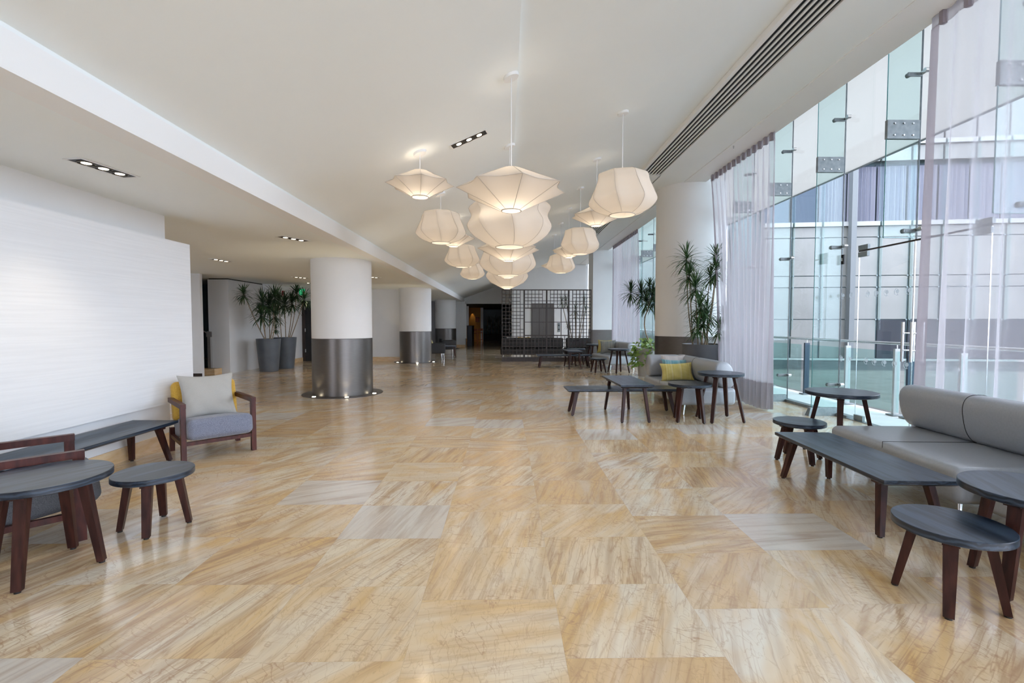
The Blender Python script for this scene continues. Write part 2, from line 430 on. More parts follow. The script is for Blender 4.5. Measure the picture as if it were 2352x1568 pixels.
def _l():
    nt = M_LANT.node_tree; nt.nodes.clear()
    o = nt.nodes.new('ShaderNodeOutputMaterial')
    d = nt.nodes.new('ShaderNodeBsdfDiffuse'); d.inputs[0].default_value = (.86, .81, .75, 1)
    t = nt.nodes.new('ShaderNodeBsdfTranslucent'); t.inputs[0].default_value = (.31, .285, .25, 1)
    a = nt.nodes.new('ShaderNodeMixShader'); a.inputs[0].default_value = .5
    nt.links.new(d.outputs[0], a.inputs[1]); nt.links.new(t.outputs[0], a.inputs[2])
    e = nt.nodes.new('ShaderNodeEmission'); e.inputs[0].default_value = (1, .86, .72, 1); e.inputs[1].default_value = .045
    s = nt.nodes.new('ShaderNodeAddShader'); nt.links.new(a.outputs[0], s.inputs[0]); nt.links.new(e.outputs[0], s.inputs[1])
    nt.links.new(s.outputs[0], o.inputs[0])
_l()
M_WIRE = principled('lantern_wire', (.50, .46, .42), .5)
M_WPLAST = principled('white_enamel', (.82, .82, .81), .35)
M_BULB = emit_mat('lamp_glow', (1, .82, .6), 9)
M_SPOT = emit_mat('downlight_glow', (1, .88, .68), 5)
M_UPL = emit_mat('floor_light_glow', (1, .93, .7), 12)
M_REFL = principled('dark_reflector', (.10, .075, .05), .3, .5)

# ================================================================= SETTING
XG = 5.40      # glass wall
XS = -2.57     # soffit edge
ZS = 2.80      # low ceiling
def zl(x): return 3.04 + .363 * (x - XS)          # left slope
XK = .13
def zr(x): return 4.455 + .24 * (x - 1.66)         # right slope
ZR = 4.70      # window soffit
YB, YE = -6.0, 31.0

struct('floor', MB().box(-12, XG + .02, YB, 48, -.1, 0), M_FLOOR, smooth=False)
# low ceiling on the left and its fascia
struct('ceiling', MB().box(-12, XS, YB, 30, ZS, ZS + .25), M_CEIL, smooth=False)
fa = MB().box(XS - .2, XS + .012, YB, 30.0, ZS - .003, 3.008)
struct('trim_1', fa, M_TRIM, smooth=False)
struct('trim_2', MB().box(XS - .2, XS - .004, YB, 30.0, 3.009, 3.06), M_WHITE, smooth=False)
# sloped main ceiling in two leaves
m = MB()
m.hexa([(XS - .2, YB, zl(XS - .2)), (XK, YB, zl(XK)), (XK, YE, zl(XK)), (XS - .2, YE, zl(XS - .2))],
       [(XS - .2, YB, zl(XS - .2) + .2), (XK, YB, zl(XK) + .2), (XK, YE, zl(XK) + .2), (XS - .2, YE, zl(XS - .2) + .2)])
struct('ceiling_left', m, M_CEIL, smooth=False)
m = MB()
m.hexa([(XK, YB, zr(XK) + .0), (2.91, YB, zr(2.91)), (2.91, YE, zr(2.91)), (XK, YE, zr(XK))],
       [(XK, YB, zr(XK) + .2), (2.91, YB, zr(2.91) + .2), (2.91, YE, zr(2.91) + .2), (XK, YE, zr(XK) + .2)])
struct('ceiling_right', m, M_CEIL, smooth=False)
struct('trim_3', MB().box(2.89, 2.93, YB, YE, ZR - .02, ZR + .3), M_TRIM, smooth=False)
# window soffit with the air vent slots cut out
VX0, VX1 = 2.95, 3.375
vents = [(1.0, 10.4), (14.7, 17.2), (21.4, 24.2)]
m = MB(); y = YB
for a, b_ in vents:
    m.box(2.93, VX1 + .02, y, a, ZR, ZR + .2); y = b_
m.box(2.93, VX1 + .02, y, YE, ZR, ZR + .2)
m.box(2.93, VX0, YB, YE, ZR, ZR + .2)
m.box(VX1, 4.07, YB, YE, ZR, ZR + .2)
struct('ceiling_soffit', m, M_CEIL, smooth=False)
m = MB(); m.hexa([(4.07, YB, ZR - .012), (4.53, YB, ZR - .03), (4.53, YE, ZR - .03), (4.07, YE, ZR - .012)],
                 [(4.07, YB, ZR + .2), (4.53, YB, ZR + .2), (4.53, YE, ZR + .2), (4.07, YE, ZR + .2)])
struct('trim_4', m, M_TRIM, smooth=False)
struct('trim_5', MB().box(4.50, 4.53, YB, YE, ZR + .2, 5.7), M_TRIM, smooth=False)
struct('ceiling_pocket', MB().box(4.5, XG + .1, YB, YE, 5.7, 5.85), M_TRIM, smooth=False)
for i, (a, b_) in enumerate(vents):
    t = thing('air_vent', ['long linear air vent with six black slots above the nearest curtains',
                           'short linear air vent beyond the round column, above the far curtain',
                           'farthest small linear air vent near the lattice screen'][i], 'vent', ((VX0 + VX1) / 2, (a + b_) / 2, ZR), group='ceiling air vents')
    h = (b_ - a) / 2; wv = (VX1 - VX0) / 2
    MB().box(-wv, wv, -h, h, .035, .05).build('vent_back', M_BLACK, t)
    pitch = 2 * wv / 6
    for k in range(7):
        x = -wv + k * pitch
        MB().box(x - .012, x + .012, -h, h, -.004, .012).build('slat', M_TRIM, t, smooth=False)

# --- left walls
struct('wall_left', MB().box(-4.35, -4.15, YB, 5.9, 0, ZS), M_WHITE, smooth=False)
struct('baseboard_left', MB().box(-4.15, -4.132, YB, 5.9, 0, .15), M_STONE, smooth=False)
struct('baseboard_left_end', MB().box(-4.35, -4.132, 5.9, 5.918, 0, .15), M_STONE, smooth=False)
pn = MB().box(0, .10, YB + .5, 6.2, .53, 2.50)
struct('wall_panel', pn, M_PANEL, smooth=False, loc=(-4.149, 0, 0))
struct('wall_left_far', MB().box(-8.6, -8.4, -2, 12.8, 0, ZS), M_WHITE, smooth=False)
struct('wall_pier', MB().box(-9.4, -8.09, 12.75, 12.85, 0, ZS), M_WHITE, smooth=False)
struct('baseboard_pier', MB().box(-9.4, -8.085, 12.73, 12.75, 0, .15), M_DKWOOD, smooth=False)
struct('wall_stair', MB().box(-12.2, -12, 12.8, 19, 0, ZS), M_TEAL, smooth=False)
struct('wall_stair_back', MB().box(-12.2, -8.72, 16.4, 16.6, 0, ZS), M_TEAL, smooth=False)
struct('wall_stair_front', MB().box(-12.2, -9.4, 12.6, 12.8, 0, ZS), M_TEAL, smooth=False)
struct('wall_core', MB().box(-8.72, -8.12, 14.1, 16.1, 0, ZS - .03), M_WHITE, smooth=False)
struct('trim_gap_shade', MB().box(-8.70, -8.14, 14.12, 16.1, ZS - .03, ZS), M_BLACK, smooth=False)  # black strip standing in for the shade in the gap under the ceiling
struct('wall_alcove', MB().box(-8.72, -7.9, 16.1, 18.7, 0, ZS), M_WHITE, smooth=False)
struct('baseboard_alcove', MB().box(-7.9, -7.88, 16.1, 18.7, 0, .15), M_STONE, smooth=False)
struct('wall_back_left', MB().box(-7.6, -3.55, 18.7, 18.9, 0, ZS), M_WHITE, smooth=False)
struct('baseboard_back_left', MB().box(-7.2, -3.55, 18.68, 18.7, 0, .16), M_STONE, smooth=False)
struct('wall_back_lintel', MB().box(-8.1, -7.2, 18.7, 18.9, 2.35, ZS), M_WHITE, smooth=False)
struct('wall_passage', MB().box(-9, -7, 20.4, 20.6, 0, ZS), M_BLACK, smooth=False)
struct('wall_recess_side', MB().box(-6.2, -6.0, 18.9, 29, 0, ZS), M_GREYWALL, smooth=False)
struct('wall_recess_back', MB().box(-6.2, -2.85, 29.05, 29.3, 0, ZS), M_GREYWALL, smooth=False)
struct('wall_pier_far', MB().box(-3.0, -2.42, 29.0, 29.6, 0, ZS), M_WHITE, smooth=False)
struct('baseboard_pier_far', MB().box(-3.0, -2.42, 28.98, 29.0, 0, .16), M_STONE, smooth=False)
struct('wall_panel_far', MB().box(-3.02, -2.34, 28.86, 28.97, .54, 2.62), M_PANEL, smooth=False)
# end wall over the lobby opening, elevator wall
m = MB(); m.add([(-12, 30, 2.7), (.4, 30, 2.7), (.4, 30, 5.2), (-12, 30, 5.2), (-12, 30.25, 2.7), (.4, 30.25, 2.7), (.4, 30.25, 5.2), (-12, 30.25, 5.2)],
                [(0, 1, 2, 3), (7, 6, 5, 4), (0, 4, 5, 1), (1, 5, 6, 2), (3, 2, 6, 7), (0, 3, 7, 4)])
struct('wall_end', m, M_WHITE, smooth=False)
struct('wall_elevator', MB().box(.38, 4.42, 26, 30.25, 0, 5.3), M_WHITE, smooth=False)
struct('ceiling_lobby', MB().box(-7.2, 4.4, 30.25, 46, 2.7, 2.8), principled('ceiling_painted_shade', (.10, .10, .10), .7), smooth=False)  # lobby shade put into the dark ceiling colour
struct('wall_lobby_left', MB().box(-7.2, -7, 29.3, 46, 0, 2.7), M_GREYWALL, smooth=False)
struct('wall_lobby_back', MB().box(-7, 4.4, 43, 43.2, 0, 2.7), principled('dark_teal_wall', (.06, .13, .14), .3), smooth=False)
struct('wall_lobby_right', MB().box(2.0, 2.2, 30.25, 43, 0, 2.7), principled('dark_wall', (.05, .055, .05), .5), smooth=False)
struct('wall_bar', MB().box(-3.3, -1.95, 38.0, 38.2, 0, 2.7), principled('amber_wall', (.60, .30, .07), .6), smooth=False)
struct('trim_7', MB().box(-1.95, -1.74, 37.9, 38.2, 0, 2.7), M_TRIM, smooth=False)
struct('trim_8', MB().box(-3.1, -2.45, 32.0, 32.3, 1.28, 2.62), M_TRIM, smooth=False)
struct('wall_end_right', MB().box(4.42, XG, 31, 31.2, 0, 5.8), M_WHITE, smooth=False)
# unseen rear end: wall added to cut the fill light, glazing left to give it
struct('wall_fill_block', MB().box(-4.35, 1.0, YB - .2, YB, 0, 4.7).box(1.0, XG, YB - .2, YB, 3.2, 5.9), M_WHITE, smooth=False)
struct('window_fill_back', MB().box(1.0, XG, YB - .03, YB, 0, 3.2), M_GLASS, smooth=False)

# --- columns
def round_column(x, y, r, zt, label, lights, ring=True):
    t = thing('round_column', label, 'column', (x, y, 0), group=None)
    MB().lathe([(r, 1.178), (r, zt)], 72).build('shaft', M_WHITE, t)
    MB().lathe([(r + .003, .004), (r + .003, 1.170), (r - .012, 1.178)], 72).build('metal_cladding', M_CLAD, t)
    if ring:
        g = MB().lathe([(r + .21, 0), (r + .21, .008), (r + .19, .012), (r, .012)], 72, caps=False).build('floor_ring', M_CLADD, t)
        for a in lights:
            px, py = (r + .11) * math.cos(a), (r + .11) * math.sin(a)
            l = MB().lathe([(.035, .012), (.035, .02)], 20, (px, py, 0)).build('uplight', M_UPL, t)
            d = bpy.data.lights.new('uplight_beam', 'SPOT'); d.energy = 9; d.spot_size = 1.2; d.color = (1, .85, .55); d.shadow_soft_size = .02
            lo = bpy.data.objects.new('uplight_beam', d); COL.objects.link(lo); lo.parent = t; lo.location = (px, py, .04); lo.rotation_euler = (PI, 0, 0)
    return t
A = math.radians
round_column(-3.46, 10.15, .61, ZS, 'round white column with steel lower half, nearest on the left', [A(-122), A(-66), A(-12)])
round_column(-3.42, 18.2, .60, ZS, 'second round column on the left with bronze base, beyond the nearest one', [A(-150), A(-75), A(-10)])
round_column(-3.43, 27.5, .60, ZS, 'third round column on the left, small and shaded, behind dark armchair', [])
round_column(4.5, 11.55, .80, ZR + .05, 'tall round white column behind the big planter beside the windows', [], ring=False)
t = thing('square_column', 'square white column with grey lower band, beside far curtain', 'column', (4.4, 21.35, 0))
MB().box(-.55, .55, -.55, .55, 1.19, ZR).build('shaft', M_WHITE, t, smooth=False)
MB().box(-.555, .555, -.555, .555, 0, 1.19).build('base_cladding', M_CLADD, t, smooth=False)

# --- elevator
t = thing('elevator', 'grey metal elevator door in the far wall behind the lattice screen', 'elevator', (2.05, 26.0, 0))
MB().box(-.62, -.5, -.04, 0, 0, 2.56).box(.5, .62, -.04, 0, 0, 2.56).box(-.5, .5, -.04, 0, 2.44, 2.56).build('surround', M_CLAD, t, smooth=False)
for s in (-1, 1):
    MB().box(min(0.004 * s, .5 * s), max(.004 * s, .5 * s), -.02, 0, 0, 2.44).build('door_leaf', M_CLAD, t, smooth=False)
t = thing('call_panel', 'small steel elevator call panel on the white wall', 'panel', (2.95, 26.0, 1.0))
MB().box(-.07, .07, -.02, 0, 0, .5).build('plate', M_PLATE, t, smooth=False)
for z in (.14, .36): MB().box(-.035, .035, -.03, -.02, z - .03, z + .03).build('button', M_BLACK, t, smooth=False)

# ================================================================= GLASS WALL
ZT = 5.70
fy = [3.42, 4.80, 6.20, 7.57, 8.96, 10.34, 11.72, 13.1, 14.5, 15.9, 17.3, 18.7, 20.1, 21.5, 22.9, 24.3, 25.7]
edges = [YB, -4.9, -3.5, -2.1, -.7, .66, 2.04] + fy + [YE]
DY0, DY1, DYM = 5.22, 7.20, 6.21          # door leaves along the wall
DZ = 2.585
wi = 0
for a, b_ in zip(edges[:-1], edges[1:]):
    wi += 1
    m = MB()
    lo = 0.04
    if a >= 4.7 and b_ <= 7.7:
        # upper pane over the doors, plus the narrow side light
        m.box(XG - .006, XG + .006, a + .006, b_ - .006, DZ + .012, ZT)
        if b_ > 7.3: m.box(XG - .006, XG + .006, DY1 + .008, b_ - .006, .04, DZ + .004)
        if a < 4.9: m.box(XG - .006, XG + .006, a + .006, DY0 - .008, .04, DZ + .004)
    else:
        m.box(XG - .006, XG + .006, a + .006, b_ - .006, .04, ZT)
    struct('window_%d' % wi, m, M_GLASS, smooth=False)
    if 4 < a < 20:
        struct('trim_joint_%d' % wi, MB().box(XG - .008, XG + .008, a - .006, a + .006, DZ if a in (6.20,) else .04, ZT), M_PLATE, smooth=False)
# floor track
struct('trim_track_1', MB().box(XG - .06, XG + .06, DY1 + .1, YE, 0, .045), M_PLATE, smooth=False)
struct('trim_track_2', MB().box(XG - .06, XG + .06, YB, DY0 - .02, 0, .045), M_PLATE, smooth=False)
struct('trim_sill', MB().box(XG - .05, XG + .05, DY0 - .02, DY1 + .1, 0, .008), M_PLATE, smooth=False)
FIN_D = .43
def spider(par, z, yy=0):
    """steel fitting that ties the fin to the panes, local to the fin (x towards the glass)"""
    s = MB()
    s.rbox((-.10, -.022, z), (.19, .022, .055), .011, 4)
    s.tube([(-.165, -.022, z), (-.165, .02, z)], .03, 14)
    for x in (-.15, -.06): s.tube([(x, -.036, z), (x, -.02, z)], .017, 12)
    a = s.build('spider_fitting', M_PLATE, par)
    q = MB()
    q.rbox((-.02, -.06, z + .012), (.03, .13, .05), .014, 4)
    q.tube([(-.055, -.115, z + .012), (.0, -.115, z + .012)], .028, 14)
    q.build('clamp_arm', M_STEEL, a)
fin_lab = {3.42: 'glass fin behind the near curtain, closest to the camera', 4.80: 'green-tinted glass fin seen through the near sheer curtain',
           6.20: 'short hanging glass fin above the double glass door', 7.57: 'full-height glass fin beside the glass door',
           8.96: 'glass fin half hidden by the large sheer curtain', 16: ''}
for y in fy:
    if y > 20.5: break
    if 11 < y < 12.5: continue      # the round column stands here
    short = 4.7 < y < 6.5
    z0 = 2.615 if short else .0
    lab = fin_lab.get(y, 'glass fin of the window wall behind the curtain, %s' % ('nearer the big planter' if y < 12 else 'beyond the round column'))
    t = thing('glass_fin', lab, 'glass fin', (XG - .01, y, 0), group='glass fins of the window wall')
    MB().box(-FIN_D, -.012, -.0075, .0075, max(z0, .0), 3.89).build('lower_pane', M_FIN, t, smooth=False)
    MB().box(-FIN_D, -.012, -.0075, .0075, 4.12, ZT).build('upper_pane', M_FIN, t, smooth=False)
    MB().box(-FIN_D - .003, -FIN_D, -.0075, .0075, max(z0, .0), ZT).build('glass_edge', M_EDGE, t, smooth=False)
    if short: MB().box(-FIN_D, -.012, -.0075, .0075, z0 - .006, z0).build('glass_edge', M_EDGE, t, smooth=False)
    pl = MB().box(-FIN_D - .004, -.012, -.022, .022, 3.885, 4.125).build('splice_plate', M_PLATE, t, smooth=False)
    for bx in (-.34, -.22, -.10):
        for bz in (3.93, 4.08): MB().tube([(bx, -.022, bz), (bx, -.032, bz)], .011, 10).build('bolt', M_STEEL, pl)
    for z in (4.70, 2.70) + (() if short else (.50,)): spider(t, z)
    if not short:
        s = MB(); s.hexa([(-.50, -.05, 0), (-.02, -.05, 0), (-.02, .05, 0), (-.50, .05, 0)], [(-.46, -.03, .13), (-.02, -.03, .13), (-.02, .03, .13), (-.46, .03, .13)])
        s.build('base_shoe', M_PLATE, t, smooth=False)

# --- glass double door
def emblem(par, y, z, s=.05, x=-.008):
    """round crescent with a tree in it, frosted, facing into the room; local y along the wall"""
    q = MB(); n = 22; vs = []
    # crescent on the far side
    for k in range(n + 1):
        a = A(75) + A(215) * k / n
        wd = .22 * math.sin(PI * k / n) + .02
        for r in (s, s * (1 - wd)): vs.append((x, y - r * math.cos(a) * -1 * -1, z + r * math.sin(a)))
    q.add(vs, [(2 * k, 2 * k + 1, 2 * k + 3, 2 * k + 2) for k in range(n)])
    # crown of the tree: bumpy round blob, trunk and ground line
    c = (x, y - .12 * s, z + .18 * s); pts = []
    for k in range(40):
        a = 2 * PI * k / 40; r = s * (.58 + .06 * math.cos(7 * a))
        pts.append((x, c[1] + r * math.cos(a), c[2] + r * .95 * math.sin(a)))
    q.add(pts, [tuple(range(40))])
    q.add([(x, c[1] - .1 * s, z - .85 * s), (x, c[1] + .1 * s, z - .85 * s), (x, c[1] + .08 * s, z - .3 * s), (x, c[1] - .08 * s, z - .3 * s)], [(0, 1, 2, 3)])
    q.add([(x, c[1] - .4 * s, z - .92 * s), (x, c[1] + .4 * s, z - .92 * s), (x, c[1] + .3 * s, z - .82 * s), (x, c[1] - .3 * s, z - .82 * s)], [(0, 1, 2, 3)])
    return q.build('frosted_emblem', M_FROST, par, smooth=False)
ey = [7.517, 7.33, 7.16, 6.99, 6.83, 6.65, 6.47, 6.28, 6.10, 5.92, 5.74, 5.56, 5.38]
def door(y0, y1, hinge, lab, n):
    t = bpy.data.objects.new('door_%d' % n, None); COL.objects.link(t); t.location = (XG, y0, 0)
    t['kind'] = 'structure'
    wd = y1 - y0
    g = MB().box(-.006, .006, .006, wd - .006, .012, DZ - .012).build('glass_leaf', M_GLASS, t, smooth=False)
    e = MB(); e.box(-.0065, .0065, .002, .006, .012, DZ - .012); e.box(-.0065, .0065, wd - .006, wd - .002, .012, DZ - .012)
    e.build('leaf_edge', M_STEEL, t, smooth=False)
    # header strip
    MB().box(-.012, .012, 0, wd, DZ - .01, DZ + .01).build('header_strip', M_DKWOOD, t, smooth=False)
    hy = .07 if hinge else wd - .07
    for sx_ in (-1, 1):
        h = MB(); x = sx_ * .075
        h.tube([(x, hy, .98), (x, hy, 1.51)], .019, 18)
        ho = h.build('door_handle', M_STEEL, t)
        b_ = MB()
        for z in (1.13, 1.36): b_.tube([(0, hy, z), (x, hy, z)], .011, 12)
        b_.build('handle_post', M_STEEL, ho)
    py = wd - .09 if hinge else .09
    p = MB(); p.box(-.02, .02, py - .09, py + .09, DZ - .09, DZ - .018); p.build('patch_fitting', M_PLATE, t, smooth=False)
    p = MB(); p.box(-.02, .02, py - .10, py + .09, DZ + .014, DZ + .085); p.build('patch_fitting', M_PLATE, t, smooth=False)
    p = MB(); p.box(-.02, .02, py - .09, py + .09, .012, .09); p.build('patch_fitting', M_PLATE, t, smooth=False)
    for y in ey:
        if y0 + .04 < y < y1 - .04:
            for z in (1.925, .93): emblem(t, y - y0, z)
    return t
door(DYM, DY1, True, '', 1)
door(DY0, DYM, False, '', 2)
t = thing('side_light_emblem', 'frosted round tree emblems on the fixed pane left of the door', 'emblem', (XG, 7.4, 0))
for y in (7.517, 7.33):
    for z in (1.925, .93): emblem(t, y - 7.4, z)
t = thing('lock_box', 'small dark lock box on the glass joint beside the door', 'lock', (XG - .012, 7.52, 2.43))
MB().box(-.02, .0, -.03, .03, 0, .15).build('case', M_BLACK, t, smooth=False)
MB().box(-.028, -.02, -.012, .012, .05, .10).build('latch', M_STEEL, t, smooth=False)

# ================================================================= OUTSIDE
XR = 6.33
M_TERR = noisy('pale_terrace_paving', (.80, .80, .78), (.86, .86, .84), .5, nscale=3)
struct('floor_terrace', MB().box(XG + .02, XR + .12, YB, 34, -.12, -.005), M_TERR, smooth=False)
M_PAVE = noisy('grey_street_paving', (.030, .033, .034), (.052, .056, .057), .8, nscale=2.5)
struct('floor_street', MB().box(XR + .12, 60, YB - 20, 60, -.30, -.12), M_PAVE, smooth=False)
# railing
t = thing('terrace_railing', 'steel and glass terrace railing with round handrail outside the window wall', 'railing', (XR, 9, 0))
MB().tube([(0, -15, 1.165), (0, 24, 1.165)], .026, 16).build('handrail', M_STEEL, t)
py = [-6.0, -4.4, -2.8, -1.45, 1.0, 3.6, 6.3, 9.1, 12.0]
M_RPOST = principled('brushed_railing_post', (.55, .56, .55), .4, .2)
M_POSTD = principled('dark_railing_post', (.05, .07, .10), .35, .5)
for y, wd_, mt in ((9.85, .05, M_POSTD), (8.66, .045, M_RPOST), (7.56, .045, M_RPOST), (7.30, .05, M_POSTD), (6.45, .045, M_RPOST), (5.2, .05, M_POSTD), (3.9, .045, M_RPOST), (11.2, .045, M_RPOST), (13, .05, M_POSTD)):
    yy = y - 9
    p = MB().box(-wd_, wd_, yy - .02, yy + .02, 0, 1.08).build('post', mt, t, smooth=False)
    MB().rbox((0, yy, .01), (.2, .16, .02), .008, 2).build('base_plate', M_PLATE, p)
    MB().tube([(0, yy, 1.08), (0, yy, 1.15)], .009, 8).build('rail_pin', M_STEEL, p)
ys = [-8, -5.4, -3.3, -1.55, .98, 3.4, 5.9, 8.4, 11]
for a, b_ in zip(ys[:-1], ys[1:]):
    MB().box(-.005, .005, a + .05, b_ - .05, .05, 1.04).build('glass_panel', M_RAILGLASS, t, smooth=False)
# frosted canopy over the terrace
M_CAN = bpy.data.materials.new('frosted_canopy'); M_CAN.use_nodes = True
def _c():
    nt = M_CAN.node_tree; nt.nodes.clear(); o = nt.nodes.new('ShaderNodeOutputMaterial')
    d = nt.nodes.new('ShaderNodeBsdfDiffuse'); d.inputs[0].default_value = (.7, .74, .76, 1)
    t = nt.nodes.new('ShaderNodeBsdfTranslucent'); t.inputs[0].default_value = (.42, .415, .405, 1)
    mx = nt.nodes.new('ShaderNodeMixShader'); mx.inputs[0].default_value = .72
    nt.links.new(d.outputs[0], mx.inputs[1]); nt.links.new(t.outputs[0], mx.inputs[2]); nt.links.new(mx.outputs[0], o.inputs[0])
_c()
t = thing('glass_canopy', 'white frosted canopy sheltering the terrace outside the glass wall', 'canopy', (XG, 12, 5.55))
MB().box(.05, 3.84, -18, 20, 0, .02).build('canopy_sheet', M_CAN, t, smooth=False)
MB().box(3.82, 3.86, -18, 20, -.03, .04).build('edge_profile', M_PLATE, t, smooth=False)

# building across: facade from FA to FB
FA = Vector((10.2, 20.2, 0)); FB = Vector((26.0, 18.3, 0))
fd = (FB - FA).normalized(); frz = math.atan2(fd.y, fd.x)
bld = thing('office_building', 'pale glass-clad building across the street with curtained upper windows', 'building', FA, frz)
M_FAC = noisy('back_painted_facade_glass', (.165, .162, .150), (.195, .191, .177), .3, nscale=.8)
M_FACD = principled('dark_facade_glass', (.025, .028, .036), .5, spec=.2)
M_JOINT = principled('facade_joint', (.05, .09, .10), .5)
M_LEDGE = principled('white_ledge', (.30, .30, .29), .5)
M_WIN = principled('upper_window_glass', (.06, .08, .11), .5, spec=.2)
M_FCURT = noisy('lilac_drapes', (.21, .215, .28), (.33, .32, .37), .8, (5.5, 1, .03), 2.4, 2)
def fu(u):      # pixel column -> distance along the facade
    r = ray(u, 741); k = (FA.x * fd.y - FA.y * fd.x) / (r.x * fd.y - r.y * fd.x)
    p = Vector((r.x * k, r.y * k, 0)); return (p - FA).dot(fd)
jx = [fu(u) for u in (1748, 1815, 1881, 1945, 2013, 2083, 2155, 2228, 2302, 2378, 2456)]
ZL = [0, 1.64, 2.98, 3.46, 5.05, 5.66]
for i in range(len(jx) - 1):
    a, b_ = jx[i] + .04, jx[i + 1] - .04
    for j, (z0, z1) in enumerate([(0, 1.64), (1.64, 2.98), (2.98, 3.46), (3.46, 5.05), (5.05, 5.50)]):
        dark = (j == 0 and i >= 4)
        MB().box(a, b_, 0, .06, z0 + .018, z1 - .018).build('dark_pane' if dark else 'facade_panel', M_FACD if dark else M_FAC, bld, smooth=False)
        if j: 
            sp_ = MB()
            for x in (a + .02, b_ - .02): sp_.tube([(x, -.05, z0), (x, .0, z0)], .028, 8)
            sp_.build('fixing', M_PLATE, bld)
    # upper storey
    if i in (1, 0): MB().box(a, b_, .25, .3, 5.72, 8.1).build('window_pane', M_WIN, bld, smooth=False)
    else:
        n = 26; vs = []; fs = []
        for k in range(n * 4 + 1):
            x = a + (b_ - a) * k / (n * 4); yy = .28 + .04 * math.sin(k * 1.35 + i)
            vs += [(x, yy, 5.72), (x, yy, 8.0)]
        fs = [(2 * k, 2 * k + 2, 2 * k + 3, 2 * k + 1) for k in range(n * 4)]
        MB().add(vs, fs).build('window_drape', M_FCURT, bld)
        MB().box(a, b_, .4, .45, 5.72, 8.1).build('window_pane', M_WIN, bld, smooth=False)
    MB().box(a, b_, 0, .06, 8.15, 8.75).build('facade_panel', M_FAC, bld, smooth=False)
    MB().box(a, b_, 0, .06, 8.98, 12.5).build('facade_panel', M_FAC, bld, smooth=False)
    MB().box(jx[i + 1] - .012, jx[i + 1] + .012, -.22, .02, 1.2, 8.9).build('facade_fin', M_FIN, bld, smooth=False)
    MB().box(a, b_, -.12, .5, 5.50, 5.68).build('ledge', M_LEDGE, bld, smooth=False)
    MB().box(a, b_, -.12, .5, 8.77, 8.95).build('ledge', M_LEDGE, bld, smooth=False)
MB().box(-.5, 17, .5, .6, 0, 12.5).build('backing_wall', M_JOINT, bld, smooth=False)
MB().box(-.5, 17, .07, .1, 0, 5.6).build('joint_backing', M_JOINT, bld, smooth=False)
x = fu(1944)
MB().box(x - .09, x + .11, -.35, -.1, 0, 9).build('pillar', principled('grey_pillar', (.13, .14, .145), .5), bld, smooth=False)
# lower block closing the view towards the left end of the street
t = thing('neighbour_building', 'plain pale building wall seen past the curtains at the street end', 'building', (8.5, 30, 0))
MB().box(-1.8, 6, 4, 4.4, 0, 12).build('wall_face', M_FAC, t, smooth=False)
for k in range(4): MB().box(-1.5 + k * 1.7, -.4 + k * 1.7, 3.97, 4, 2.2, 4.2).build('window_pane', M_WIN, t, smooth=False)

